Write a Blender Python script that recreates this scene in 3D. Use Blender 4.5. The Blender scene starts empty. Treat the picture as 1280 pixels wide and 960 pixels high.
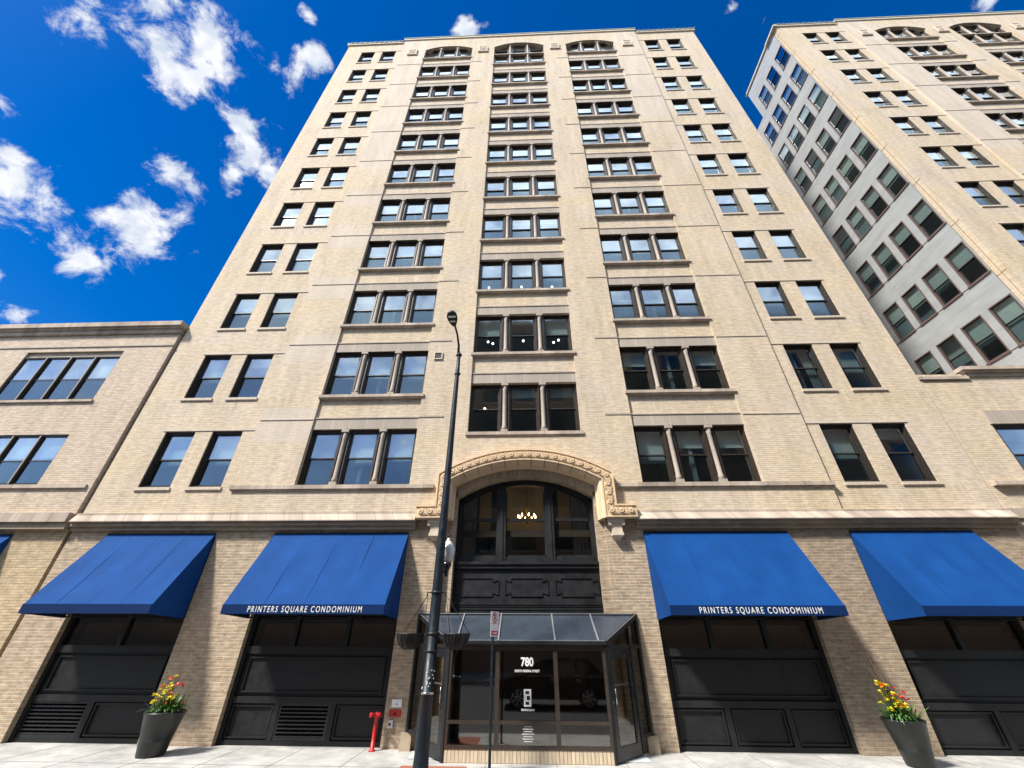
import bpy, math, random
from mathutils import Vector, Matrix
random.seed(7)
R = math.radians
SC = bpy.context.scene
COL = SC.collection

# ------------------------------------------------------------------ camera
cam_d = bpy.data.cameras.new("camera")
cam = bpy.data.objects.new("camera", cam_d); COL.objects.link(cam)
th, ps, ro = 0.56416435, 0.03852399, 0.00455587
F0 = Vector((-math.sin(ps), math.cos(ps), 0)); RT = Vector((math.cos(ps), math.sin(ps), 0)); Zv = Vector((0, 0, 1))
U = -math.sin(th)*F0 + math.cos(th)*Zv; FW = math.cos(th)*F0 + math.sin(th)*Zv
RI = math.cos(ro)*RT + math.sin(ro)*U; UI = -math.sin(ro)*RT + math.cos(ro)*U
M = Matrix.Identity(4)
for i in range(3):
    M[i][0] = RI[i]; M[i][1] = UI[i]; M[i][2] = -FW[i]
M[0][3], M[1][3], M[2][3] = 0.0552, -12.788, 2.3552
cam.matrix_world = M
cam_d.sensor_width = 36; cam_d.lens = 496.2245/1280*36
cam_d.clip_start = 0.05; cam_d.clip_end = 3000
SC.camera = cam

# ------------------------------------------------------------------ exposure, sun, sky
SUN_TO = Vector((-0.50, -0.40, 0.77)).normalized()
SC.view_settings.view_transform = 'Standard'; SC.view_settings.look = 'None'
SC.view_settings.gamma = 1; SC.view_settings.use_curve_mapping = False
SC.view_settings.exposure = 1.36
sd = bpy.data.lights.new("sun", 'SUN'); sun = bpy.data.objects.new("sun", sd); COL.objects.link(sun)
sd.energy = 3.2; sd.angle = R(6.0); sd.color = (1.0, 0.95, 0.87)
sun.rotation_euler = SUN_TO.to_track_quat('Z', 'Y').to_euler()
sun.location = (-30, -30, 60)

W = bpy.data.worlds.new("World"); SC.world = W; W.use_nodes = True
nt = W.node_tree; N = nt.nodes; L = nt.links
for n in list(N): N.remove(n)
out = N.new('ShaderNodeOutputWorld'); bg = N.new('ShaderNodeBackground')
sky = N.new('ShaderNodeTexSky'); sky.sky_type = 'NISHITA'; sky.sun_disc = False
sky.sun_elevation = math.asin(SUN_TO.z); sky.sun_rotation = math.atan2(SUN_TO.x, SUN_TO.y)
sky.air_density = 1.0; sky.dust_density = 0.3; sky.ozone_density = 2.5
hsv = N.new('ShaderNodeHueSaturation'); hsv.inputs['Hue'].default_value = 0.513; hsv.inputs['Saturation'].default_value = 1.5; hsv.inputs['Value'].default_value = 0.72
L.new(sky.outputs[0], hsv.inputs['Color'])
# cumulus clouds: patches of broken noise at set bearings of the sky dome
tc = N.new('ShaderNodeTexCoord')
CL = [(-0.566,0.2151,0.7959,0.085),(-0.6254,0.1921,0.7563,0.045),(-0.5119,0.2412,0.8245,0.062),(-0.5596,0.2646,0.7854,0.058),
      (-0.7631,0.3273,0.5573,0.062),(-0.76,0.2874,0.5829,0.028),(-0.7369,0.2367,0.6332,0.024),(-0.6238,0.3841,0.6807,0.046),
      (-0.5072,0.3945,0.7662,0.062),(-0.5476,0.4048,0.7323,0.034),(-0.6727,0.4281,0.6035,0.07),(-0.7307,0.4229,0.536,0.055),
      (-0.6899,0.3969,0.6054,0.04),(-0.405,0.293,0.8661,0.046),(-0.3694,0.2774,0.8869,0.034),(-0.511,0.3358,0.7913,0.038),
      (-0.7984,0.4315,0.42,0.035),(-0.7914,0.3986,0.4636,0.022),(-0.0987,0.2688,0.9581,0.032),(-0.3618,0.2193,0.9061,0.02),
      (0.6428,0.208,0.7373,0.018),(0.36,0.25,0.90,0.02),
      # behind the camera: what the windows mirror
      (-0.45,-0.62,0.64,0.32),(0.15,-0.55,0.82,0.30),(0.55,-0.45,0.70,0.25),(-0.1,-0.85,0.5,0.25),(-0.75,-0.4,0.5,0.3),(0.0,-0.28,0.96,0.2)]
warp = N.new('ShaderNodeTexNoise'); warp.inputs['Scale'].default_value = 14; warp.inputs['Detail'].default_value = 3
L.new(tc.outputs['Generated'], warp.inputs['Vector'])
wsub = N.new('ShaderNodeVectorMath'); wsub.operation = 'SUBTRACT'; L.new(warp.outputs['Color'], wsub.inputs[0]); wsub.inputs[1].default_value = (.5, .5, .5)
wsc = N.new('ShaderNodeVectorMath'); wsc.operation = 'SCALE'; L.new(wsub.outputs[0], wsc.inputs[0]); wsc.inputs['Scale'].default_value = 0.05
wadd = N.new('ShaderNodeVectorMath'); wadd.operation = 'ADD'; L.new(tc.outputs['Generated'], wadd.inputs[0]); L.new(wsc.outputs[0], wadd.inputs[1])
prev = None
for (x, y, z, r) in CL:
    d = N.new('ShaderNodeVectorMath'); d.operation = 'DISTANCE'; L.new(wadd.outputs[0], d.inputs[0]); d.inputs[1].default_value = Vector((x, y, z)).normalized()
    mr = N.new('ShaderNodeMapRange'); L.new(d.outputs['Value'], mr.inputs['Value'])
    mr.inputs['From Min'].default_value = 0; mr.inputs['From Max'].default_value = r*1.25; mr.inputs['To Min'].default_value = 1; mr.inputs['To Max'].default_value = 0
    if prev is None: prev = mr.outputs[0]
    else:
        mx = N.new('ShaderNodeMath'); mx.operation = 'MAXIMUM'; L.new(prev, mx.inputs[0]); L.new(mr.outputs[0], mx.inputs[1]); prev = mx.outputs[0]
fb = N.new('ShaderNodeTexNoise'); fb.inputs['Scale'].default_value = 16; fb.inputs['Detail'].default_value = 12; fb.inputs['Roughness'].default_value = 0.66; fb.inputs['Distortion'].default_value = .35
L.new(tc.outputs['Generated'], fb.inputs['Vector'])
ad = N.new('ShaderNodeMath'); ad.operation = 'MULTIPLY_ADD'; L.new(prev, ad.inputs[0]); ad.inputs[1].default_value = 0.66
fbc = N.new('ShaderNodeMapRange'); fbc.clamp = False; L.new(fb.outputs['Fac'], fbc.inputs['Value']); fbc.inputs['To Min'].default_value = -0.5; fbc.inputs['To Max'].default_value = 1.5
L.new(fbc.outputs[0], ad.inputs[2])
cr = N.new('ShaderNodeMapRange'); cr.interpolation_type = 'SMOOTHSTEP'; L.new(ad.outputs[0], cr.inputs['Value'])
cr.inputs['From Min'].default_value = 0.73; cr.inputs['From Max'].default_value = 1.16
mask = N.new('ShaderNodeMath'); mask.operation = 'MULTIPLY'; mr2 = N.new('ShaderNodeMapRange'); L.new(prev, mr2.inputs['Value']); mr2.inputs['From Max'].default_value = .22
L.new(cr.outputs[0], mask.inputs[0]); L.new(mr2.outputs[0], mask.inputs[1])
mixc = N.new('ShaderNodeMix'); mixc.data_type = 'RGBA'; L.new(mask.outputs[0], mixc.inputs[0]); L.new(hsv.outputs[0], mixc.inputs[6]); cs_ = N.new('ShaderNodeMix'); cs_.data_type = 'RGBA'; cs_.inputs[6].default_value = (3.1, 3.45, 4.1, 1); cs_.inputs[7].default_value = (4.5, 4.6, 4.8, 1); csn = N.new('ShaderNodeTexNoise'); csn.inputs['Scale'].default_value = 30; csn.inputs['Detail'].default_value = 6; L.new(wadd.outputs[0], csn.inputs['Vector'])
csr = N.new('ShaderNodeMapRange'); L.new(csn.outputs['Fac'], csr.inputs['Value']); csr.inputs['From Min'].default_value = .36; csr.inputs['From Max'].default_value = .58; L.new(csr.outputs[0], cs_.inputs[0])
L.new(cs_.outputs[2], mixc.inputs[7])
# bright veil added to the unseen sky behind the camera: fill light, window reflections
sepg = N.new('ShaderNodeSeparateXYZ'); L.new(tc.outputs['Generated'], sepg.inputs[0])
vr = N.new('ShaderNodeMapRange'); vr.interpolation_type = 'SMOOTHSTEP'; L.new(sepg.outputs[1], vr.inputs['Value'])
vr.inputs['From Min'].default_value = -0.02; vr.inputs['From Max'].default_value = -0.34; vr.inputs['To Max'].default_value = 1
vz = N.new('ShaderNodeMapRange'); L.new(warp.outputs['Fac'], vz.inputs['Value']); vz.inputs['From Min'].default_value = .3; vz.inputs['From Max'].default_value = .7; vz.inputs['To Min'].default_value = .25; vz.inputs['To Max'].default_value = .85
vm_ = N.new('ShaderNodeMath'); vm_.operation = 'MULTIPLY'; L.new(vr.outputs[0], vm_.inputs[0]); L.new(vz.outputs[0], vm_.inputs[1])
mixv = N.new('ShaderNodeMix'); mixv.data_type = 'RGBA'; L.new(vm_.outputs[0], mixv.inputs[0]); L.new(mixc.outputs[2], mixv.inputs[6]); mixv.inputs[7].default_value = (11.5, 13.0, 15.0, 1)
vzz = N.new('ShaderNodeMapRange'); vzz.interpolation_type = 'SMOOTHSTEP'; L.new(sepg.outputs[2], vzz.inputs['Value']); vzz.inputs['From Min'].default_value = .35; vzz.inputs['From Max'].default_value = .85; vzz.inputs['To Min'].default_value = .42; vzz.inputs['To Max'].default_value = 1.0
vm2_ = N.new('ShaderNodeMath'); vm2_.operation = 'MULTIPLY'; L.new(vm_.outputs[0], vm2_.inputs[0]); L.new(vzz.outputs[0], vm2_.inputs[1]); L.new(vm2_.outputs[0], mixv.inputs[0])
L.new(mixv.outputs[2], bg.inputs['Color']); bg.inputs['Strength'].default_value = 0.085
L.new(bg.outputs[0], out.inputs[0])
SC.cycles.max_bounces = 7; SC.cycles.transparent_max_bounces = 10; SC.cycles.caustics_reflective = False; SC.cycles.caustics_refractive = False
SC.cycles.sample_clamp_indirect = 6

# ------------------------------------------------------------------ materials
MATS = {}
def mat(name, col, rough=.6, metal=0., spec=.5, noise=.12, nscale=6., bump=0., emit=None, estr=0., stretch=None):
    m = bpy.data.materials.new(name); m.use_nodes = True; t = m.node_tree; n = t.nodes; l = t.links
    b = n['Principled BSDF']; b.inputs['Roughness'].default_value = rough; b.inputs['Metallic'].default_value = metal
    b.inputs['Specular IOR Level'].default_value = spec
    c = n.new('ShaderNodeTexCoord'); vec = c.outputs['Object']
    if stretch:
        mp = n.new('ShaderNodeMapping'); mp.inputs['Scale'].default_value = stretch; l.new(vec, mp.inputs[0]); vec = mp.outputs[0]
    nz = n.new('ShaderNodeTexNoise'); nz.inputs['Scale'].default_value = nscale; nz.inputs['Detail'].default_value = 6; nz.inputs['Roughness'].default_value = .65
    l.new(vec, nz.inputs['Vector'])
    mr = n.new('ShaderNodeMapRange'); l.new(nz.outputs['Fac'], mr.inputs['Value']); mr.inputs['From Min'].default_value = .25; mr.inputs['From Max'].default_value = .75
    mr.inputs['To Min'].default_value = 1-noise; mr.inputs['To Max'].default_value = 1+noise
    vm = n.new('ShaderNodeVectorMath'); vm.operation = 'SCALE'; vm.inputs[0].default_value = col; l.new(mr.outputs[0], vm.inputs['Scale'])
    l.new(vm.outputs[0], b.inputs['Base Color'])
    if rough < .6 and not metal:
        rv = n.new('ShaderNodeMapRange'); l.new(nz.outputs['Fac'], rv.inputs['Value']); rv.inputs['From Min'].default_value = .3; rv.inputs['From Max'].default_value = .7; rv.inputs['To Min'].default_value = rough*.7; rv.inputs['To Max'].default_value = min(rough*1.35, 1); l.new(rv.outputs[0], b.inputs['Roughness'])
    if bump:
        bp = n.new('ShaderNodeBump'); bp.inputs['Strength'].default_value = bump; bp.inputs['Distance'].default_value = .02; l.new(nz.outputs['Fac'], bp.inputs['Height']); l.new(bp.outputs[0], b.inputs['Normal'])
    if emit: b.inputs['Emission Color'].default_value = (*emit, 1); b.inputs['Emission Strength'].default_value = estr
    MATS[name] = m; return m

def facade_uv(n, l):
    """world-metre coordinates running along any upright wall: (x+y, z)"""
    g = n.new('ShaderNodeTexCoord'); s = n.new('ShaderNodeSeparateXYZ'); l.new(g.outputs['Object'], s.inputs[0])
    a = n.new('ShaderNodeMath'); a.operation = 'ADD'; l.new(s.outputs[0], a.inputs[0]); l.new(s.outputs[1], a.inputs[1])
    c = n.new('ShaderNodeCombineXYZ'); l.new(a.outputs[0], c.inputs[0]); l.new(s.outputs[2], c.inputs[1]); return c.outputs[0], g

def brick(name, c1, c2, mortar, bw=.30, bh=.075, msize=.012, tint=(.5, .4, .3), tintamt=.35, vary=.5, bump=.5, dark=.0):
    m = bpy.data.materials.new(name); m.use_nodes = True; t = m.node_tree; n = t.nodes; l = t.links
    b = n['Principled BSDF']; b.inputs['Roughness'].default_value = .85; b.inputs['Specular IOR Level'].default_value = .2
    uv, g = facade_uv(n, l)
    bt = n.new('ShaderNodeTexBrick'); l.new(uv, bt.inputs['Vector']); bt.inputs['Scale'].default_value = 1
    bt.inputs['Brick Width'].default_value = bw; bt.inputs['Row Height'].default_value = bh; bt.inputs['Mortar Size'].default_value = msize; bt.inputs['Mortar Smooth'].default_value = .4
    bt.inputs['Color1'].default_value = (*c1, 1); bt.inputs['Color2'].default_value = (*c2, 1); bt.inputs['Mortar'].default_value = (*mortar, 1); bt.inputs['Bias'].default_value = 0
    # a second set of brick tones: single odd bricks
    mp = n.new('ShaderNodeMapping'); l.new(uv, mp.inputs[0]); mp.inputs['Scale'].default_value = (1/bw*1.5, 1/bh, 1)
    nz = n.new('ShaderNodeTexNoise'); nz.inputs['Scale'].default_value = .8; nz.inputs['Detail'].default_value = 2; l.new(mp.outputs[0], nz.inputs['Vector'])
    r1 = n.new('ShaderNodeMapRange'); l.new(nz.outputs['Fac'], r1.inputs['Value']); r1.inputs['From Min'].default_value = .30; r1.inputs['From Max'].default_value = .70; r1.inputs['To Min'].default_value = 1-vary*.5; r1.inputs['To Max'].default_value = 1+vary*.4
    big = n.new('ShaderNodeTexNoise'); big.inputs['Scale'].default_value = .35; big.inputs['Detail'].default_value = 8; big.inputs['Roughness'].default_value = .6
    mpb = n.new('ShaderNodeMapping'); l.new(uv, mpb.inputs[0]); mpb.inputs['Scale'].default_value = (.7, 1.6, 1); l.new(mpb.outputs[0], big.inputs['Vector'])
    r2 = n.new('ShaderNodeMapRange'); l.new(big.outputs['Fac'], r2.inputs['Value']); r2.inputs['From Min'].default_value = .35; r2.inputs['From Max'].default_value = .7; r2.inputs['To Max'].default_value = tintamt
    mx = n.new('ShaderNodeMix'); mx.data_type = 'RGBA'; l.new(r2.outputs[0], mx.inputs[0]); l.new(bt.outputs['Color'], mx.inputs[6]); mx.inputs[7].default_value = (*tint, 1)
    vm = n.new('ShaderNodeVectorMath'); vm.operation = 'SCALE'; l.new(mx.outputs[2], vm.inputs[0]); l.new(r1.outputs[0], vm.inputs['Scale'])
    gm = n.new('ShaderNodeMapping'); l.new(uv, gm.inputs[0]); gm.inputs['Scale'].default_value = (1.6, .22, 1)
    gn = n.new('ShaderNodeTexNoise'); gn.inputs['Scale'].default_value = 1.1; gn.inputs['Detail'].default_value = 7; gn.inputs['Roughness'].default_value = .7; l.new(gm.outputs[0], gn.inputs['Vector'])
    gr = n.new('ShaderNodeMapRange'); l.new(gn.outputs['Fac'], gr.inputs['Value']); gr.inputs['From Min'].default_value = .35; gr.inputs['From Max'].default_value = .65; gr.inputs['To Min'].default_value = .86; gr.inputs['To Max'].default_value = 1.05
    vg = n.new('ShaderNodeVectorMath'); vg.operation = 'SCALE'; l.new(vm.outputs[0], vg.inputs[0]); l.new(gr.outputs[0], vg.inputs['Scale'])
    last = vg.outputs[0]
    sz = n.new('ShaderNodeSeparateXYZ'); l.new(uv, sz.inputs[0])
    zf_ = n.new('ShaderNodeMath'); zf_.operation = 'MULTIPLY_ADD'; l.new(sz.outputs[1], zf_.inputs[0]); zf_.inputs[1].default_value = 1/3.489; zf_.inputs[2].default_value = -6.43/3.489+10
    fr_ = n.new('ShaderNodeMath'); fr_.operation = 'FRACT'; l.new(zf_.outputs[0], fr_.inputs[0])
    dm = n.new('ShaderNodeMapping'); l.new(uv, dm.inputs[0]); dm.inputs['Scale'].default_value = (5.5, .35, 1)
    dn = n.new('ShaderNodeTexNoise'); dn.inputs['Scale'].default_value = 1; dn.inputs['Detail'].default_value = 4; l.new(dm.outputs[0], dn.inputs['Vector'])
    dr_ = n.new('ShaderNodeMapRange'); l.new(dn.outputs['Fac'], dr_.inputs['Value']); dr_.inputs['From Min'].default_value = .5; dr_.inputs['From Max'].default_value = .68
    ds = n.new('ShaderNodeMapRange'); l.new(fr_.outputs[0], ds.inputs['Value']); ds.inputs['From Min'].default_value = .72; ds.inputs['From Max'].default_value = 1.0
    dmul = n.new('ShaderNodeMath'); dmul.operation = 'MULTIPLY'; l.new(dr_.outputs[0], dmul.inputs[0]); l.new(ds.outputs[0], dmul.inputs[1])
    dsc = n.new('ShaderNodeMath'); dsc.operation = 'MULTIPLY_ADD'; l.new(dmul.outputs[0], dsc.inputs[0]); dsc.inputs[1].default_value = -.18; dsc.inputs[2].default_value = 1
    vd = n.new('ShaderNodeVectorMath'); vd.operation = 'SCALE'; l.new(last, vd.inputs[0]); l.new(dsc.outputs[0], vd.inputs['Scale']); last = vd.outputs[0]
    if dark:   # scattered burnt bricks
        w = n.new('ShaderNodeTexNoise'); w.inputs['Scale'].default_value = 1.7; w.inputs['Detail'].default_value = 1; l.new(mp.outputs[0], w.inputs['Vector'])
        r3 = n.new('ShaderNodeMapRange'); l.new(w.outputs['Fac'], r3.inputs['Value']); r3.inputs['From Min'].default_value = .66; r3.inputs['From Max'].default_value = .72; r3.inputs['To Max'].default_value = dark
        m3 = n.new('ShaderNodeMix'); m3.data_type = 'RGBA'; l.new(r3.outputs[0], m3.inputs[0]); l.new(last, m3.inputs[6]); m3.inputs[7].default_value = (.16, .09, .05, 1); last = m3.outputs[2]
    l.new(last, b.inputs['Base Color'])
    bp = n.new('ShaderNodeBump'); bp.inputs['Strength'].default_value = bump; bp.inputs['Distance'].default_value = .012
    inv = n.new('ShaderNodeMath'); inv.operation = 'SUBTRACT'; inv.inputs[0].default_value = 1; l.new(bt.outputs['Fac'], inv.inputs[1])
    ms = n.new('ShaderNodeMath'); ms.operation = 'MULTIPLY_ADD'; l.new(nz.outputs['Fac'], ms.inputs[0]); ms.inputs[1].default_value = 1.1; l.new(inv.outputs[0], ms.inputs[2])
    l.new(ms.outputs[0], bp.inputs['Height']); l.new(bp.outputs[0], b.inputs['Normal'])
    MATS[name] = m; return m

brick('cream', (.66, .53, .36), (.61, .485, .32), (.50, .41, .29), tint=(.57, .48, .395), tintamt=.85, vary=.30, dark=.15, bh=.07, bump=.35)
brick('pinkish', (.61, .515, .41), (.58, .485, .38), (.52, .445, .355), tint=(.60, .50, .40), tintamt=.4, vary=.10, bump=.3)
brick('tan', (.47, .36, .24), (.36, .26, .17), (.50, .43, .34), tint=(.42, .325, .235), tintamt=.6, vary=.5, dark=.65, bw=.27, bh=.08)
brick('brown', (.36, .275, .19), (.27, .20, .135), (.38, .32, .25), tint=(.32, .25, .18), tintamt=.6, vary=.5, dark=.7, bw=.27, bh=.08)
brick('rose', (.62, .50, .37), (.55, .43, .32), (.49, .40, .31), tint=(.53, .43, .335), tintamt=.5, vary=.35, dark=.3, bh=.07)
brick('yellow', (.55, .42, .25), (.47, .35, .21), (.36, .29, .2), tint=(.5, .4, .27), tintamt=.5, vary=.4, dark=.5, bh=.075)
brick('lintel', (.39, .335, .275), (.44, .375, .31), (.60, .52, .43), bw=.62, bh=1.3, msize=.012, tint=(.36, .31, .26), vary=.1, tintamt=.5, bump=.15)
brick('ledge', (.52, .43, .34), (.36, .295, .235), (.22, .18, .145), bw=.58, bh=2.0, msize=.012, tint=(.47, .385, .31), vary=.5, tintamt=.6, bump=.2)
brick('soldier', (.47, .37, .24), (.38, .29, .19), (.30, .25, .19), bw=.085, bh=.34, msize=.01, tint=(.4, .32, .23), vary=.4, tintamt=.4)
brick('soldier_light', (.60, .49, .34), (.52, .41, .28), (.32, .26, .2), bw=.085, bh=.4, msize=.012, tint=(.5, .4, .3), vary=.4, tintamt=.4)
brick('opposite', (.36, .25, .17), (.28, .19, .13), (.3, .26, .2), tint=(.25, .18, .13), vary=.4)
mat('terracotta', (.66, .49, .31), .55, noise=.14, nscale=2.5, bump=.15)
mat('terracotta_joint', (.24, .17, .11), .8)
mat('stone', (.55, .47, .37), .8, noise=.2, nscale=5, bump=.25)
mat('column', (.37, .31, .25), .75, noise=.18, nscale=7, bump=.2)
mat('sillstone', (.52, .43, .33), .8, noise=.3, nscale=8, bump=.25)
mat('browntrim', (.33, .26, .18), .8, noise=.3, nscale=3, bump=.3)
mat('greenflash', (.38, .46, .36), .6, noise=.2)
mat('siding', (.41, .425, .425), .45, noise=.14, nscale=.9, stretch=(1, 1, 3))
mat('bronze', (.030, .025, .020), .4, noise=.2, nscale=9)
mat('bronze_light', (.038, .028, .021), .38, noise=.2, nscale=9)
mat('bronzesill', (.13, .085, .075), .55)
mat('black', (.0125, .013, .014), .5, spec=.3, noise=.25, nscale=4, bump=.04)
mat('charcoal', (.015, .016, .0175), .5, spec=.3, noise=.18, nscale=3, bump=.04)
mat('blackgloss', (.010, .011, .014), .25, noise=.2, nscale=5)
mat('polepaint', (.006, .012, .018), .45, spec=.35, noise=.35, nscale=7, bump=.05)
mat('blind', (.78, .80, .75), .8, noise=.08, nscale=2)
mat('blind_dim', (.55, .60, .57), .8, noise=.1, nscale=2)
mat('curtain', (.42, .44, .44), .9, noise=.3, nscale=3, stretch=(10, 1, .4))
mat('tan_reflection', (.50, .38, .23), .9, noise=.3, nscale=1.2)
mat('teal', (.10, .22, .28), .9, noise=.4, nscale=2, stretch=(8, 1, .5))
mat('room', (.45, .47, .47), .9)
mat('roomdark', (.05, .045, .04), .9)
mat('concrete', (.41, .40, .375), .85, noise=.2, nscale=2.2, bump=.2)
mat('kerbstone', (.46, .45, .42), .85, noise=.15, nscale=3, bump=.15)
mat('asphalt', (.055, .055, .057), .9, noise=.3, nscale=30, bump=.3)
mat('joint', (.16, .15, .135), .9)
mat('white', (.8, .8, .78), .4, noise=.04)
mat('paintwhite', (.7, .7, .68), .6, noise=.1)
mat('red', (.42, .010, .009), .45, noise=.15)
mat('signred', (.55, .03, .05), .45)
mat('chrome', (.6, .6, .6), .2, metal=1)
mat('greymetal', (.42, .43, .44), .35, metal=.6, noise=.1)
mat('planter', (.012, .013, .0125), .42, noise=.22, nscale=4, bump=.05)
mat('soil', (.03, .02, .012), .95)
mat('leaf', (.06, .16, .018), .5, noise=.4, nscale=20)
mat('leafdark', (.03, .07, .02), .5, noise=.4, nscale=20)
mat('twig', (.10, .065, .045), .8)
mat('yellowbloom', (.75, .62, .02), .5, noise=.15, nscale=20)
mat('redbloom', (.68, .03, .02), .5, noise=.2, nscale=20)
mat('orangebloom', (.8, .25, .015), .5)
mat('brickpaver', (.30, .10, .06), .85, noise=.25, nscale=12)
mat('milk', (.62, .63, .62), .25, noise=.04)
mat('bulb', (1, .8, .5), .4, emit=(1, .66, .30), estr=16)
mat('bulbwhite', (1, .95, .85), .4, emit=(1, .9, .72), estr=5)
mat('brass', (.5, .32, .1), .3, metal=1)
mat('tyre', (.02, .02, .02), .8)
mat('wood', (.16, .06, .02), .5, noise=.3, nscale=3)

def awning_mat(name, col):
    m = mat(name, col, .8, spec=.15, noise=.17, nscale=1.6, bump=.35)
    return m
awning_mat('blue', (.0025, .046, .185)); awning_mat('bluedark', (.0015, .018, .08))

def pave():
    m = MATS['concrete']; t = m.node_tree; n = t.nodes; l = t.links; b = n['Principled BSDF']; src = b.inputs['Base Color'].links[0].from_socket
    c = n.new('ShaderNodeTexCoord')
    v = n.new('ShaderNodeTexVoronoi'); v.inputs['Scale'].default_value = 2.6; l.new(c.outputs['Object'], v.inputs['Vector'])
    r_ = n.new('ShaderNodeMapRange'); l.new(v.outputs['Distance'], r_.inputs['Value']); r_.inputs['From Min'].default_value = .035; r_.inputs['From Max'].default_value = .06; r_.inputs['To Min'].default_value = .45; r_.inputs['To Max'].default_value = 1
    z = n.new('ShaderNodeTexNoise'); z.inputs['Scale'].default_value = .8; z.inputs['Detail'].default_value = 8; z.inputs['Roughness'].default_value = .75; l.new(c.outputs['Object'], z.inputs['Vector'])
    q = n.new('ShaderNodeMapRange'); l.new(z.outputs['Fac'], q.inputs['Value']); q.inputs['From Min'].default_value = .35; q.inputs['From Max'].default_value = .6; q.inputs['To Min'].default_value = .66; q.inputs['To Max'].default_value = 1.08
    k = n.new('ShaderNodeMath'); k.operation = 'MULTIPLY'; l.new(r_.outputs[0], k.inputs[0]); l.new(q.outputs[0], k.inputs[1])
    s_ = n.new('ShaderNodeVectorMath'); s_.operation = 'SCALE'; l.new(src, s_.inputs[0]); l.new(k.outputs[0], s_.inputs['Scale']); l.new(s_.outputs[0], b.inputs['Base Color'])
pave()
def siding_bump():
    m = MATS['siding']; t = m.node_tree; n = t.nodes; l = t.links
    uv, g = facade_uv(n, l)
    w = n.new('ShaderNodeTexWave'); w.bands_direction = 'Y'; w.wave_profile = 'SAW'; w.inputs['Scale'].default_value = 1.25; l.new(uv, w.inputs['Vector'])
    bp = n.new('ShaderNodeBump'); bp.inputs['Strength'].default_value = .6; bp.inputs['Distance'].default_value = .05; l.new(w.outputs['Fac'], bp.inputs['Height'])
    l.new(bp.outputs[0], n['Principled BSDF'].inputs['Normal'])
siding_bump()

def glass(name, tint, gtint, ior=1.75, minf=.10, dirt=.03, wav=.25):
    m = bpy.data.materials.new(name); m.use_nodes = True; t = m.node_tree; n = t.nodes; l = t.links
    n.remove(n['Principled BSDF']); o = n['Material Output']
    tr = n.new('ShaderNodeBsdfTransparent'); tr.inputs[0].default_value = (*tint, 1)
    gl = n.new('ShaderNodeBsdfGlossy'); gl.inputs['Color'].default_value = (*gtint, 1); gl.inputs['Roughness'].default_value = dirt
    lw_ = n.new('ShaderNodeLayerWeight'); lw_.inputs['Blend'].default_value = .5
    fr = n.new('ShaderNodeMath'); fr.operation = 'POWER'; l.new(lw_.outputs['Facing'], fr.inputs[0]); fr.inputs[1].default_value = ior
    mr = n.new('ShaderNodeMapRange'); l.new(fr.outputs[0], mr.inputs['Value']); mr.inputs['To Min'].default_value = minf; mr.inputs['To Max'].default_value = 1
    g = n.new('ShaderNodeTexCoord'); nz = n.new('ShaderNodeTexNoise'); nz.inputs['Scale'].default_value = 1.3; nz.inputs['Detail'].default_value = 1
    oi = n.new('ShaderNodeObjectInfo'); va = n.new('ShaderNodeVectorMath'); va.operation = 'MULTIPLY_ADD'
    l.new(g.outputs['Object'], va.inputs[0]); va.inputs[1].default_value = (1, 1, 1); l.new(oi.outputs['Location'], va.inputs[2]); l.new(va.outputs[0], nz.inputs['Vector'])
    bp = n.new('ShaderNodeBump'); bp.inputs['Strength'].default_value = wav; bp.inputs['Distance'].default_value = .012; l.new(nz.outputs['Fac'], bp.inputs['Height'])
    l.new(bp.outputs[0], gl.inputs['Normal'])
    mx = n.new('ShaderNodeMixShader'); l.new(mr.outputs[0], mx.inputs[0]); l.new(tr.outputs[0], mx.inputs[1]); l.new(gl.outputs[0], mx.inputs[2]); l.new(mx.outputs[0], o.inputs[0])
    MATS[name] = m
glass('glass', (.86, .93, .93), (.92, .97, 1.0), ior=2.6, minf=.20)
glass('glassscreen', (.68, .76, .78), (.42, .52, .58), ior=2.6, minf=.18, dirt=.10)
glass('glassdark', (.62, .58, .52), (.75, .78, .8), ior=4, minf=.15, wav=.05)
mat('glassroof', (.035, .045, .06), .22, noise=.25, nscale=2, spec=.6)
glass('glasslow', (.5, .48, .45), (.8, .8, .78), ior=4, minf=.2, dirt=.05, wav=.05)

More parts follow.
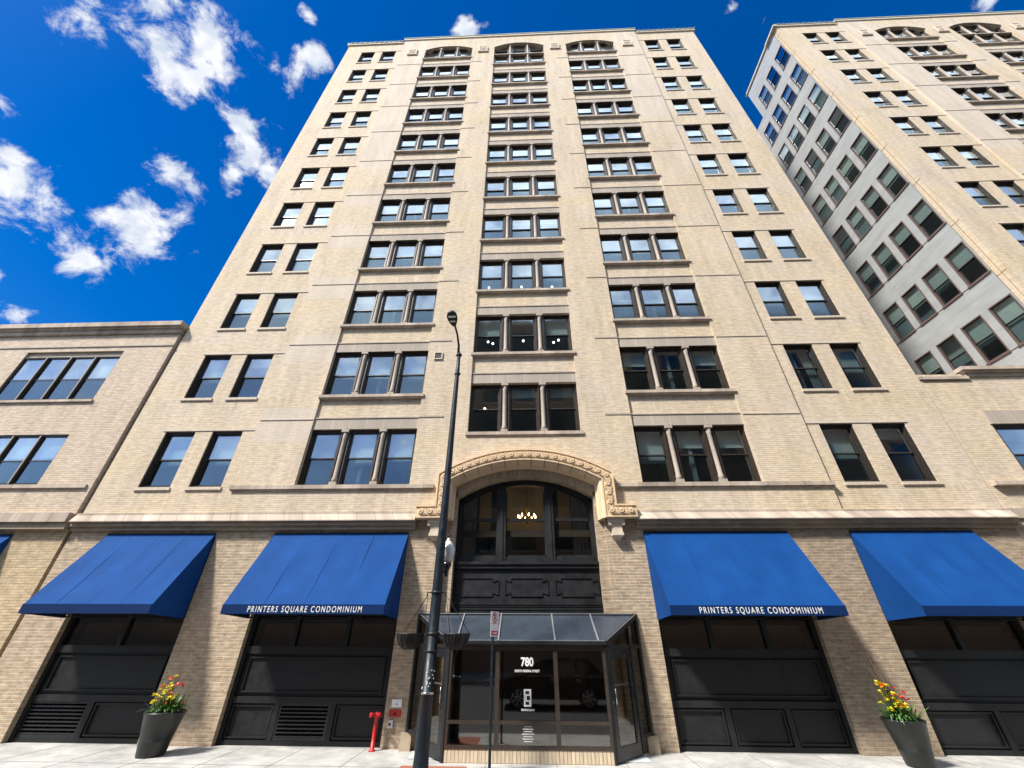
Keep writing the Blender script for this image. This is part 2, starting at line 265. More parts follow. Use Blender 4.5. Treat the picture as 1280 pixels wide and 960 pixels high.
# ------------------------------------------------------------------ mesh building
class MB:
    def __init__(s): s.v = []; s.f = []; s.m = []; s.sm = []
    def face(s, pts, m=0, smooth=False):
        b = len(s.v); s.v += [tuple(p) for p in pts]; s.f.append(tuple(range(b, b+len(pts)))); s.m.append(m); s.sm.append(smooth)
    def box(s, x0, x1, y0, y1, z0, z1, m=0):
        b = len(s.v)
        s.v += [(x0,y0,z0),(x1,y0,z0),(x1,y1,z0),(x0,y1,z0),(x0,y0,z1),(x1,y0,z1),(x1,y1,z1),(x0,y1,z1)]
        for q in ((0,3,2,1),(4,5,6,7),(0,1,5,4),(1,2,6,5),(2,3,7,6),(3,0,4,7)):
            s.f.append(tuple(b+i for i in q)); s.m.append(m); s.sm.append(False)
    def bar(s, p, q, w, h=None, m=0, up=(0,0,1)):
        """rectangular bar from p to q, w across, h along up"""
        h = h or w; p = Vector(p); q = Vector(q); d = (q-p).normalized(); u = Vector(up)
        if abs(d.dot(u)) > .98: u = Vector((0,1,0))
        a = d.cross(u).normalized()*w/2; c = a.cross(d).normalized()*h/2
        b = len(s.v)
        for e in (p, q):
            for k in (-a-c, a-c, a+c, -a+c): s.v.append(tuple(e+k))
        for f in ((0,1,2,3),(7,6,5,4),(0,4,5,1),(1,5,6,2),(2,6,7,3),(3,7,4,0)):
            s.f.append(tuple(b+i for i in f)); s.m.append(m); s.sm.append(False)
    def tube(s, pts, rad, n=10, m=0, cap=True):
        pts = [Vector(p) for p in pts]; rr = rad if isinstance(rad, (list, tuple)) else [rad]*len(pts)
        rings = []; ref = None
        for i, p in enumerate(pts):
            d = (pts[min(i+1, len(pts)-1)] - pts[max(i-1, 0)]).normalized()
            if ref is None: ref = Vector((1,0,0)) if abs(d.x) < .9 else Vector((0,1,0))
            a = (ref - d*ref.dot(d)).normalized(); ref = a; c = d.cross(a)
            b = len(s.v); rings.append(b)
            for k in range(n):
                t = 2*math.pi*k/n; s.v.append(tuple(p + (a*math.cos(t)+c*math.sin(t))*rr[i]))
        for i in range(len(pts)-1):
            for k in range(n):
                s.f.append((rings[i]+k, rings[i]+(k+1)%n, rings[i+1]+(k+1)%n, rings[i+1]+k)); s.m.append(m); s.sm.append(True)
        if cap:
            s.f.append(tuple(rings[0]+k for k in reversed(range(n)))); s.m.append(m); s.sm.append(False)
            s.f.append(tuple(rings[-1]+k for k in range(n))); s.m.append(m); s.sm.append(False)
    def lathe(s, cx, cy, prof, n=24, m=0, sx=1, sy=1, shear=0):
        rings = []
        for r, z in prof:
            b = len(s.v); rings.append(b)
            for k in range(n):
                t = 2*math.pi*k/n; s.v.append((cx+r*sx*math.cos(t), cy+r*sy*math.sin(t), z+shear*math.cos(t)))
        for i in range(len(prof)-1):
            for k in range(n):
                s.f.append((rings[i]+k, rings[i]+(k+1)%n, rings[i+1]+(k+1)%n, rings[i+1]+k)); s.m.append(m); s.sm.append(True)
        s.f.append(tuple(rings[0]+k for k in reversed(range(n)))); s.m.append(m); s.sm.append(False)
        s.f.append(tuple(rings[-1]+k for k in range(n))); s.m.append(m); s.sm.append(False)
    def prism_y(s, poly, y0, y1, m=0):
        """polygon in XZ extruded along y"""
        n = len(poly)
        s.face([(x, y0, z) for x, z in poly], m); s.face([(x, y1, z) for x, z in reversed(poly)], m)
        for i in range(n):
            a = poly[i]; b = poly[(i+1) % n]
            s.face([(a[0], y0, a[1]), (a[0], y1, a[1]), (b[0], y1, b[1]), (b[0], y0, b[1])], m)
    def prism_x(s, poly, x0, x1, m=0):
        n = len(poly)
        s.face([(x0, y, z) for y, z in poly], m); s.face([(x1, y, z) for y, z in reversed(poly)], m)
        for i in range(n):
            a = poly[i]; b = poly[(i+1) % n]
            s.face([(x0, a[0], a[1]), (x1, a[0], a[1]), (x1, b[0], b[1]), (x0, b[0], b[1])], m)
    def mesh(s, name, mats):
        me = bpy.data.meshes.new(name); me.from_pydata(s.v, [], s.f); me.update()
        for mm in (mats if isinstance(mats, (list, tuple)) else [mats]): me.materials.append(MATS[mm])
        me.polygons.foreach_set('material_index', s.m); me.polygons.foreach_set('use_smooth', s.sm)
        return me
    def build(s, name, mats, parent=None, loc=(0,0,0), rz=0):
        return inst(name, s.mesh(name, mats), parent, loc, rz)

def inst(name, me, parent=None, loc=(0,0,0), rz=0):
    o = bpy.data.objects.new(name, me); COL.objects.link(o); o.location = loc; o.rotation_euler = (0,0,rz)
    if parent: o.parent = parent
    return o
def tag(o, label=None, cat=None, group=None, kind=None):
    if label: o['label'] = label
    if cat: o['category'] = cat
    if group: o['group'] = group
    if kind: o['kind'] = kind
    return o
def thing(name, label, cat, loc=(0,0,0), group=None, rz=0):
    o = bpy.data.objects.new(name, None); COL.objects.link(o); o.location = loc; o.rotation_euler = (0,0,rz)
    o.empty_display_size = .3
    return tag(o, label, cat, group)
_fonts = {}
def text_mesh(name, s, size, mats, parent, mw, ext=.004, sx=1., bold=0., shear=0., align='CENTER', spacing=1.):
    c = bpy.data.curves.new('tmp', 'FONT'); c.body = s; c.size = size; c.extrude = ext; c.align_x = align; c.offset = bold; c.shear = shear; c.space_character = spacing
    o = bpy.data.objects.new('tmp', c); COL.objects.link(o)
    dg = bpy.context.evaluated_depsgraph_get(); me = bpy.data.meshes.new_from_object(o.evaluated_get(dg)); bpy.data.objects.remove(o)
    me.transform(Matrix.Diagonal((sx, 1, 1, 1))); me.transform(mw)
    me.materials.clear(); me.materials.append(MATS[mats])
    return inst(name, me, parent)
def upright(x, y, z, tilt=0):   # text plane facing -Y, standing
    return Matrix.Translation((x, y, z)) @ Matrix.Rotation(R(90)+tilt, 4, 'X')

def relief(mb, xs, zs, f, hole_back=.35, ends=None):
    """upright wall in XZ facing -Y as a stepped relief; f(x,z) -> (y, slot) or None for an opening"""
    xs = sorted(set(round(x, 4) for x in xs)); zs = sorted(set(round(z, 4) for z in zs))
    C = [[f((xs[i]+xs[i+1])/2, (zs[j]+zs[j+1])/2) for j in range(len(zs)-1)] for i in range(len(xs)-1)]
    yy = lambda c: hole_back if c is None else c[0]
    for i in range(len(xs)-1):
        j = 0
        while j < len(zs)-1:
            c = C[i][j]; k = j
            while k+1 < len(zs)-1 and C[i][k+1] == c: k += 1
            if c: mb.face([(xs[i], c[0], zs[j]), (xs[i+1], c[0], zs[j]), (xs[i+1], c[0], zs[k+1]), (xs[i], c[0], zs[k+1])], c[1])
            j = k+1
        for j in range(len(zs)-1):
            c = C[i][j]
            if i+1 < len(xs)-1:
                d = C[i+1][j]
                if abs(yy(c)-yy(d)) > 1e-6:
                    sl = (c if (c and (d is None or c[0] < d[0])) else d)[1]; x = xs[i+1]
                    pts = [(x, yy(c), zs[j]), (x, yy(d), zs[j]), (x, yy(d), zs[j+1]), (x, yy(c), zs[j+1])]
                    mb.face(pts, sl)
            if j+1 < len(zs)-1:
                d = C[i][j+1]
                if abs(yy(c)-yy(d)) > 1e-6:
                    sl = (c if (c and (d is None or c[0] < d[0])) else d)[1]; z = zs[j+1]
                    mb.face([(xs[i], yy(c), z), (xs[i+1], yy(c), z), (xs[i+1], yy(d), z), (xs[i], yy(d), z)], sl)

# ------------------------------------------------------------------ window kit (origin: sill line, middle of the opening, outer wall face)
S = 3.489
WW, WH = 1.13, 2.09
def ring(mb, w, h, t, y0, y1, z0=0, m=0, x=0):
    mb.box(x-w/2, x-w/2+t, y0, y1, z0, z0+h, m); mb.box(x+w/2-t, x+w/2, y0, y1, z0, z0+h, m)
    mb.box(x-w/2+t, x+w/2-t, y0, y1, z0+h-t, z0+h, m); mb.box(x-w/2+t, x+w/2-t, y0, y1, z0, z0+t, m)
def casing_mesh(w, h):
    b = MB(); ring(b, w, h, .035, .045, .30); ring(b, w-.07, h-.07, .035, .085, .30, .035); ring(b, w-.14, h-.14, .03, .13, .29, .07, m=0)
    return b
def sash_mb(w, h):
    b = MB(); W_ = w-.18; z0 = .09; z1 = h-.09; mid = (z0+z1)/2
    def one(za, zb, y, mg):
        ring(b, W_, zb-za, .045, y, y+.035, za, 0); b.box(-W_/2+.045, W_/2-.045, y+.014, y+.02, za+.045, zb-.045, mg)
    one(mid-.02, z1, .16, 1); one(z0, mid+.02, .20, 2)
    return b
def sill_mb(w, t=.10, over=.05, proj=.05):
    b = MB(); b.box(-w/2-over, w/2+over, -proj, .16, -t, 0); b.box(-w/2-over+.01, w/2+over-.01, -proj+.018, 0.0, -t-.03, -t); return b
def blind_mb(w, h, frac, full=False):
    b = MB(); b.box(-w/2+.10, w/2-.10, .31, .318, h*(1-frac), h-.08); b.box(-w/2+.10, w/2-.10, .305, .323, h*(1-frac)-.03, h*(1-frac)); return b
def curtain_mb(w, h):
    b = MB()
    for s in (-1, 1):
        n = 8; x0 = s*(w/2-.1); x1 = s*(.12)
        for k in range(n):
            xa = x0+(x1-x0)*k/n; xb = x0+(x1-x0)*(k+1)/n; ya = .33+.025*(k % 2); yb = .33+.025*((k+1) % 2)
            b.face([(xa, ya, .1), (xb, yb, .1), (xb, yb, h-.1), (xa, ya, h-.1)])
    return b
ME = {}
ME['casing'] = casing_mesh(WW, WH).mesh('casing', 'bronze')
ME['sash'] = sash_mb(WW, WH).mesh('sash', ['bronze', 'glass', 'glassscreen'])
ME['sill'] = sill_mb(WW).mesh('sill', 'sillstone')
BL = []
for fr in (.22, .34, .46, .52, .58, .93): 
    for mm in ('blind', 'blind_dim'): BL.append(blind_mb(WW, WH, fr).mesh('blind', mm))
CUR = curtain_mb(WW, WH).mesh('curtain', 'curtain')
def pair_window(root, x, z, rnd):
    w = inst('window', ME['casing'], root, (x, 0, z))
    inst('sash', ME['sash'], w); inst('sill', ME['sill'], w)
    q = rnd.random()
    if q < .80: inst('blind', rnd.choice(BL), w)
    elif q < .92: inst('curtain', CUR, w)
    return w
# triple windows: three lights between stone columns, under a stone lintel
def triple_meshes(W3, key, nl_x):
    # surround (columns + jambs) in bay of width W3
    b = MB(); cw = .26; lw = (W3-2*cw)/3
    for s in (-1, 1):
        x = s*(lw/2+cw/2)
        b.box(x-cw/2, x+cw/2, .10, .32, 0, WH, 1)                     # pier behind
        b.lathe(x, .06, [(.09, .10), (.095, .26), (.075, .34), (.072, WH-.30), (.088, WH-.24), (.075, WH-.2), (.10, WH-.1)], 14)
        b.box(x-.12, x+.12, -.05, .10, 0, .14); b.box(x-.13, x+.13, -.05, .10, WH-.11, WH)
        b.box(x-.055, x+.055, -.055, -.01, WH, WH+.06)
    b.box(-W3/2+.01, W3/2-.01, .09, .31, -.06, .02); b.box(-W3/2+.01, W3/2-.01, .09, .31, WH-.02, WH+.03)
    ME[key+'surround'] = b.mesh('triple_window', ['column', 'bronze_light'])
    c = MB()
    for i in (-1, 0, 1):
        x = i*(lw+cw)
        for w_, t_, y0, z0 in ((lw, .035, .07, 0), (lw-.07, .035, .10, .035), (lw-.14, .03, .14, .07)):
            ring(c, w_, WH-2*z0, t_, y0, .31, z0, 0, x)
    ME[key+'casing'] = c.mesh('casing', 'bronze_light')
    ME[key+'sash'] = sash_mb(lw, WH).mesh('sash', ['bronze', 'glass', 'glassscreen'])
    l_ = MB(); l_.box(-W3/2, W3/2, -.03, .2, WH, WH+.42); l_.box(-W3/2, W3/2, -.055, .1, WH+.42, WH+.465)
    ME[key+'lintel'] = l_.mesh('lintel', 'lintel')
    s_ = MB(); s_.box(-W3/2-.07, W3/2+.07, -.15, .2, -.12, 0); s_.box(-W3/2-.05, W3/2+.05, -.125, 0, -.155, -.12); ME[key+'sill'] = s_.mesh('sill', 'ledge')
    s_ = MB(); s_.box(-W3/2-.02, W3/2+.02, -.045, .2, -.10, 0); ME[key+'sillshort'] = s_.mesh('sill', 'ledge')
    ME[key+'lx'] = lw+cw
    ME[key+'blinds'] = [blind_mb(lw, WH, fr).mesh('blind', mm) for fr in (.22, .34, .46, .52, .6) for mm in ('blind', 'blind_dim')]
triple_meshes(3.87, 's', 0); triple_meshes(4.0, 'c', 0)
def triple_window(root, x, z, rnd, key='s', lintel=True, sill='sill', pb=.85):
    t = inst('triple_window', ME[key+'surround'], root, (x, 0, z))
    inst('casing', ME[key+'casing'], t)
    if lintel: inst('lintel', ME[key+'lintel'], t)
    if sill: inst('sill', ME[key+sill], t)
    for i in (-1, 0, 1):
        inst('sash', ME[key+'sash'], t, (i*ME[key+'lx'], 0, 0))
        if rnd.random() < pb: inst('blind', rnd.choice(ME[key+'blinds']), t, (i*ME[key+'lx'], 0, 0))
    return t

# rosette panel of the attic
def rosette_panel():
    b = MB(); b.box(-.42, .42, -.19, -.11, 0, .09); b.box(-.38, .38, -.16, -.12, .09, .98)
    ring(b, .70, .80, .09, -.20, -.15, .14); b.lathe(0, 0, [(0.01, 0), (.01, .001)], 4)
    for k in range(8):
        a = k*math.pi/4; b.box(.16*math.cos(a)-.045, .16*math.cos(a)+.045, -.20, -.155, .54+.16*math.sin(a)-.045, .54+.16*math.sin(a)+.045)
    b.box(-.07, .07, -.215, -.155, .47, .61)
    return b
ME['attic'] = rosette_panel().mesh('terracotta_panel', 'stone')
HW = 14.54
def arc_z(x, half, z0, rise):
    r = (half*half+rise*rise)/(2*rise); return z0+rise-r+math.sqrt(max(r*r-x*x, 0))
def arch_fill(mb, half, ztop, zspring, rise, y0, y1, slot, n=16, x0=0):
    """wall above a segmental arch, up to ztop"""
    for k in range(n):
        xa = -half+2*half*k/n; xb = -half+2*half*(k+1)/n; za = arc_z(xa, half, zspring, rise); zb = arc_z(xb, half, zspring, rise)
        mb.face([(x0+xa, y0, za), (x0+xb, y0, zb), (x0+xb, y0, ztop), (x0+xa, y0, ztop)], slot)
        mb.face([(x0+xa, y1, za), (x0+xb, y1, zb), (x0+xb, y0, zb), (x0+xa, y0, za)], slot)

PX = (-12.575, -10.805, 10.805, 12.575)
def tower_front(root, rnd, main, z_base=5.64):
    PY = -.09
    xs = [-HW, HW, -9.72, 9.72, -7.68, -3.81, -2.0, 2.0, 3.81, 7.68, -2.82, 2.82]
    for x in PX: xs += [x-WW/2, x+WW/2]
    zs = [z_base, 6.5, 6.42, 44.9, 45.35, 41.42, 44.0, 39.80, 7.66]
    for j in range(11): zs += [6.53+S*j, 8.62+S*j, 8.1+S*j, 9.5+S*j]
    for j in range(9): zs += [8.40+S*j, 10.46+S*j]
    if main: xs += [-2.82, 2.82]
    def f(x, z):
        ax = abs(x)
        if ax > 9.72:
            for j in range(11):
                if 6.53+S*j < z < 8.62+S*j and any(abs(x-p) < WW/2 for p in PX): return None
            if z > 44.9 and ax < 9.8: return (0, 0)
            if z > 45.35: return (0, 0)
            return (0, 1 if z > 44.9 else 0)
        if main and z < 7.66 and ax < 2.82: return None
        if 3.81 < ax < 7.68:
            if z > 41.42 and z < 44.0: return None
            if 6.5 < z < 44.0:
                for j in range(11):
                    if 6.53+S*j < z < 8.62+S*j: return None
                return (0, 0)
            return (PY, 0)
        if ax < 2.0:
            if 39.80 < z < 44.0: return None
            if 8.40 < z < 44.0:
                for j in range(9):
                    if 8.40+S*j < z < 10.46+S*j: return None
                return (0, 0)
            return (PY, 0)
        if ax > 7.68:   # outer piers, patched with pinker brick
            for j in range(11):
                if 8.1+S*j < z < 9.5+S*j and j >= 0 and x < 0: return (PY, 1)
            if z > (27 if x < 0 else 30): return (PY, 1)
        return (PY, 0)
    mb = MB(); relief(mb, xs, zs, f)
    # arched tops
    arch_fill(mb, 1.935, 44.0, 43.15, .62, PY, .2, 0, x0=-5.745); arch_fill(mb, 1.935, 44.0, 43.15, .62, PY, .2, 0, x0=5.745)
    arch_fill(mb, 2.0, 44.0, 43.15, .75, PY, .2, 0)
    zt = 45.35
    # sides, roof slab
    dt = 18
    if main: mb.face([(-HW, 0, z_base), (-HW, 0, zt), (-HW, 18, zt), (-HW, 18, z_base)], 0)
    else:
        dt = 4.85
        mb.face([(-HW, 0, z_base), (-HW, .43, z_base), (-HW, .43, zt), (-HW, 0, zt)], 0)
        mb.face([(-HW, dt, 40.7), (HW, dt, 40.7), (HW, dt, zt), (-HW, dt, zt)], 0); mb.face([(-HW, dt, 40.7), (HW, dt, 40.7), (HW, 18, 40.7), (-HW, 18, 40.7)], 0)
    mb.face([(HW, 0, z_base), (HW, dt, z_base), (HW, dt, zt), (HW, 0, zt)], 0) 
    mb.face([(-HW, 18, z_base), (-HW, 18, zt if main else 40.7), (HW, 18, zt if main else 40.7), (HW, 18, z_base)], 0)
    mb.face([(-HW, .3, zt-.4), (HW, .3, zt-.4), (HW, dt, zt-.4), (-HW, dt, zt-.4)], 0)
    mb.build('brick_wall', ['cream', 'pinkish'], root)
    # windows
    for j in range(11):
        for p in PX: pair_window(root, p, 6.53+S*j, rnd)
        for c in (-5.745, 5.745):
            if j < 10: triple_window(root, c, 6.53+S*j, rnd, sill=None if j == 0 else 'sill')
            else: triple_window(root, c, 6.53+S*j, rnd, lintel=False)
        if j < 9: triple_window(root, 0, 8.40+S*j, rnd, 'c', pb=.75)
    z = 39.80
    t = triple_window(root, 0, z, rnd, 'c', lintel=False); t2 = triple_window(root, 0, z+WH, rnd, 'c', lintel=False, sill='sillshort')
    # string courses
    b = MB(); b.box(-1.75, 1.75, -.022, .02, 0, .10); me = b.mesh('string_course', 'pinkish')
    b = MB(); b.box(-.98, .98, -.022, 0, 0, .05); me2 = b.mesh('string_course', 'pinkish')
    b = MB(); b.box(-.45, .45, -.022, .02, 0, .05); me3 = b.mesh('string_course', 'lintel')
    for j in range(11):
        for s in (-1, 1):
            o = inst('string_course', me, root, (s*(9.73+1.75), 0, 8.625+S*j))
            if j < 10: inst('string_course', me2, root, (s*8.70, PY, 8.98+S*j))
            if j < 10: inst('string_course', me3, root, (s*3.36, PY, 9.03+S*j))
    for s in (-1, 1):
        for x in (2.9, 8.70): inst('terracotta_panel', ME['attic'], root, (s*x, 0, 42.2))
    # attic hood moulds
    for c, hw, ri in ((-5.745, 1.935, .62), (5.745, 1.935, .62), (0, 2.0, .75)):
        h = MB(); n = 18
        pts = [(c-hw+2*hw*k/n, arc_z(-hw+2*hw*k/n, hw, 43.15, ri)) for k in range(n+1)]
        for (xa, za), (xb, zb) in zip(pts, pts[1:]): h.bar((xa, -.09, za+.04), (xb, -.09, zb+.04), .05, .08, up=(0, 0, 1))
        h.build('hood_mould', 'stone', root)
    # cornice and coping
    b = MB(); b.box(-9.80, 9.80, -.17, .3, 45.36, 45.60, 0); b.box(-9.84, 9.84, -.21, .3, 45.60, 45.67, 1)
    for s in (-1, 1):
        x0, x1 = sorted((s*9.86, s*(HW+.14))); b.box(x0, x1, -.10, .3, 45.02, 45.22, 0); b.box(x0, x1, -.14, .3, 45.22, 45.30, 1)
        x0, x1 = sorted((s*(HW+.0), s*(HW+.14))); b.box(x0, x1, .3, 18 if main else 4.85, 45.05, 45.28, 0)
    b.build('cornice', ['stone', 'greenflash'], root)
    sp = MB()
    for k in range(70):
        x = -HW+.2+k*.42
        if abs(x) > 9.9 : sp.box(x, x+.09, -.19, -.12, 45.30, 45.34)
    sp.build('coping_bolts', 'browntrim', root)
    # floors and rooms behind the glass
    b = MB()
    for s in (-1, 1):
        b.box(*sorted((s*2.5, s*14.3)), 3.4, 3.5, 5.7, 45.1)
        for j in range(-1, 11): b.box(*sorted((s*2.5, s*14.3)), .36, 3.4, 9.28+S*j, 9.62+S*j)
        for x in (2.45, 5.7, 9.5, 14.3): b.box(*sorted((s*x, s*(x+.12))), .36, 3.4, 5.8, 45.0)
    b.box(-2.45, 2.45, 3.4, 3.5, 7.9, 45.1)
    for j in range(10): b.box(-2.45, 2.45, .36, 3.4, 7.75+S*j, 8.0+S*j)
    b.build('floor_slabs', 'room', root)

# ================================================================== GROUND
b = MB(); b.face([(-900, -900, -.16), (900, -900, -.16), (900, 900, -.16), (-900, 900, -.16)]); tag(b.build('road', 'asphalt'), 'grey asphalt street in front of the condominium tower', 'road', kind='structure')
b = MB(); b.box(-120, 120, -4.0, 60, -.155, 0)
tag(b.build('sidewalk', 'concrete'), 'pale concrete sidewalk along the building fronts', 'sidewalk', kind='structure')
b = MB()
for k in range(-30, 31):
    x = k*1.52+.6; b.box(x, x+.014, -3.98, -.02, 0, .003)
for y in (-1.55, -2.8): b.box(-60, 60, y, y+.014, 0, .0035)
tag(b.build('sidewalk_joints', 'joint'), 'tooled joints between the concrete sidewalk slabs', 'joint', kind='structure')
b = MB(); b.box(-120, 120, -4.16, -4.003, -.158, .004); tag(b.build('kerb', 'kerbstone'), 'concrete kerb between sidewalk and street', 'kerb', kind='structure')
b = MB(); b.box(-2.7, -1.3, -3.7, -1.42, 0, .006); tag(b.build('brick_paving', 'brickpaver'), 'patch of red brick paving around the lamp post foot', 'paving', kind='structure')
b = MB(); b.box(-120, 120, -26, -19.5, -.155, 0); tag(b.build('far_sidewalk', 'concrete'), 'concrete sidewalk on the far side of the street', 'sidewalk', kind='structure')

# ================================================================== MAIN TOWER
tower = thing('condominium_tower', 'tall cream brick condominium tower with the arched street entrance at its centre', 'building')
rnd = random.Random(3)
tower_front(tower, rnd, True)
for o in tower.children:
    pass
# ledge over row 0 of the triples (long sill stones)
for s in (-1, 1):
    b = MB(); b.box(*sorted((s*2.98, s*9.80)), -.17, .0, 6.40, 6.53); b.box(*sorted((s*2.98, s*9.78)), -.14, -.02, 6.36, 6.40); b.build('sill_course', 'ledge', tower)
# ledge between ground floor and the shaft
for s in (-1, 1):
    b = MB(); x = sorted((s*3.42, s*HW))
    b.box(*x, -.16, .0, 5.58, 5.645); b.face([(x[0], -.28, 5.38), (x[1], -.28, 5.38), (x[1], -.16, 5.58), (x[0], -.16, 5.58)]); 
    b.face([(x[0], -.28, 5.38), (x[0], 0, 5.38), (x[0], 0, 5.58), (x[0], -.16, 5.58)]); b.face([(x[1], -.28, 5.38), (x[1], 0, 5.38), (x[1], 0, 5.58), (x[1], -.16, 5.58)])
    b.box(*x, -.28, .0, 5.355, 5.38)
    b.build('stone_ledge', 'ledge', tower)
    b = MB(); b.box(*x, -.18, 0, 5.24, 5.352); b.box(*x, -.09, 0, 5.12, 5.24); b.build('ledge_moulding', 'browntrim', tower)
# ground floor wall
OPN = [(-13.27, -9.74), (-7.84, -3.62), (3.60, 7.84), (9.68, 13.24)]
xs = [-HW, HW, -2.82, 2.82, 8.76]; [xs.extend(o) for o in OPN]
def fg(x, z):
    if z < 4.98 and any(a < x < c for a, c in OPN): return None
    if abs(x) < 2.82: return None
    return (0, 1 if x > 7.84 else 0)
for s in (-1, 1):
    b = MB(); relief(b, [x for x in xs if x*s > 2.8], [0, 4.98, 5.64], fg, .45)
    b.face([(s*HW, 0, 0), (s*HW, 18, 0), (s*HW, 18, 5.64), (s*HW, 0, 5.64)], 0)
    b.build('ground_floor_wall', ['tan', 'brown'], tower)
b = MB(); b.box(-14.3, 14.3, 4.9, 5.0, 0, 5.6); b.box(-14.3, 14.3, .5, 4.9, 5.0, 5.2); b.box(-14.3, 14.3, .5, 4.9, .002, .02); b.build('lobby_interior', 'roomdark', tower)

# infill panels under the awnings
def infill(x0, x1, divs, louvre, label=None):
    p = MB(); y = .2
    zt0, zt1 = 2.08, 2.78; 
    fr = .10
    p.box(x0, x0+fr, y-.05, y+.12, 0.0, 4.98); p.box(x1-fr, x1, y-.05, y+.12, 0.0, 4.98)
    p.box(x0+fr, x1-fr, y-.03, y+.12, 1.90, 2.07); p.box(x0+fr, x1-fr, y-.03, y+.12, .83, .97); p.box(x0+fr, x1-fr, y-.03, y+.12, 0.0, .10)
    p.box(x0+fr, x1-fr, y, y+.12, 2.80, 4.98)
    # wide middle panel with a raised moulding
    p.box(x0+fr, x1-fr, y+.04, y+.12, .97, 1.90)
    def mould(a, c, z0, z1, w=.05):
        p.box(a, c, y-.005, y+.04, z0, z0+w); p.box(a, c, y-.005, y+.04, z1-w, z1); p.box(a, a+w, y-.005, y+.04, z0+w, z1-w); p.box(c-w, c, y-.005, y+.04, z0+w, z1-w)
    mould(x0+fr+.12, x1-fr-.12, 1.05, 1.83, .035)
    edges = [x0+fr]+divs+[x1-fr]
    for i in range(len(edges)-1):
        a, c = edges[i], edges[i+1]
        if i > 0: p.box(a-.07, a+.07, y-.03, y+.12, .10, .83); p.box(a-.06, a+.06, y-.03, y+.12, 2.07, 2.80)
        a2 = a+(.07 if i else 0); c2 = c-(.07 if i < len(edges)-2 else 0)
        if i != louvre:
            p.box(a2, c2, y+.045, y+.12, .10, .83); mould(a2+.03, c2-.03, .13, .80, .04)
    o = p.build('infill_panel', 'black', tower)
    for i in range(len(edges)-1):
        a, c = edges[i], edges[i+1]; a2 = a+(.07 if i else 0); c2 = c-(.07 if i < len(edges)-2 else 0)
        g = MB(); g.box(a2, c2, y+.05, y+.06, 2.07, 2.80); g.build('transom_glass', 'glassdark', o)
        if i == louvre:
            l_ = MB(); ring(l_, c2-a2, .73, .05, y-.01, y+.1, .10, 0, (a2+c2)/2)
            for k in range(8):
                z = .17+k*.078; l_.face([(a2+.05, y-.005, z), (c2-.05, y-.005, z), (c2-.05, y+.08, z+.075), (a2+.05, y+.08, z+.075)]); l_.box(a2+.05, c2-.05, y-.012, y-.004, z-.012, z+.018)
            l_.box(a2+.05, c2-.05, y+.085, y+.1, .12, .82)
            l_.build('louvre', 'blackgloss', o)
    it = MB(); it.box(x0+.2, x1-.2, .55, .57, 1.98, 2.62); it.build('reflection_board', 'tan_reflection', o)  # added board; its tan stands in for buildings mirrored in the transoms
infill(-13.27, -9.74, [-11.52], 0)
infill(-7.84, -3.62, [-6.52, -5.04], 1)
infill(3.60, 7.84, [5.0, 6.48], -1)
infill(9.68, 13.24, [11.5], -1)

# arched entrance: wall fill, brick soffit, terracotta moulding
hx, zs_, ri = 2.35, 6.42, .66
b = MB()
arch_fill(b, 2.45, 7.66, 6.50, .70, -.09, .12, 0, 24)
for s in (-1, 1):
    xx = sorted((s*2.45, s*2.82)); b.face([(xx[0], -.09, 5.64), (xx[1], -.09, 5.64), (xx[1], -.09, 7.66), (xx[0], -.09, 7.66)], 0)
    b.face([(xx[0], 0, 0), (xx[1], 0, 0), (xx[1], 0, 5.64), (xx[0], 0, 5.64)], 2)
    b.face([(s*2.45, -.12, 5.64), (s*2.45, .12, 5.64), (s*2.45, .12, 6.5), (s*2.45, -.12, 6.5)], 0)
    b.face([(s*2.82, -.12, 5.64), (s*2.82, 0, 5.64), (s*2.45, 0, 5.64), (s*2.45, -.12, 5.64)], 0)
    # inner brick jamb stepping back to the frame
    b.face([(s*2.45, 0, 0), (s*2.45, .12, 0), (s*2.45, .12, 6.5), (s*2.45, 0, 6.5)], 2)
    x2 = sorted((s*2.20, s*2.45)); b.face([(x2[0], .12, 0), (x2[1], .12, 0), (x2[1], .12, 6.3), (x2[0], .12, 6.3)], 2)
    b.face([(s*2.20, .12, 0), (s*2.20, .45, 0), (s*2.20, .45, 6.16), (s*2.20, .12, 6.16)], 2)
# brick arch ring front face between r outer and inner, then its soffit
n = 26
for k in range(n):
    t0 = -1+2*k/n; t1 = -1+2*(k+1)/n
    oa = (2.45*t0, arc_z(2.45*t0, 2.45, 6.50, .70)); ob = (2.45*t1, arc_z(2.45*t1, 2.45, 6.50, .70))
    ia = (2.20*t0, arc_z(2.20*t0, 2.20, 6.16, .66)); ib = (2.20*t1, arc_z(2.20*t1, 2.20, 6.16, .66))
    b.face([(ia[0], .12, ia[1]), (ib[0], .12, ib[1]), (ob[0], .12, ob[1]), (oa[0], .12, oa[1])], 1)
    b.face([(ia[0], .12, ia[1]), (ib[0], .12, ib[1]), (ib[0], .45, ib[1]), (ia[0], .45, ia[1])], 1)
b.build('arch_brickwork', ['cream', 'soldier', 'tan'], tower)

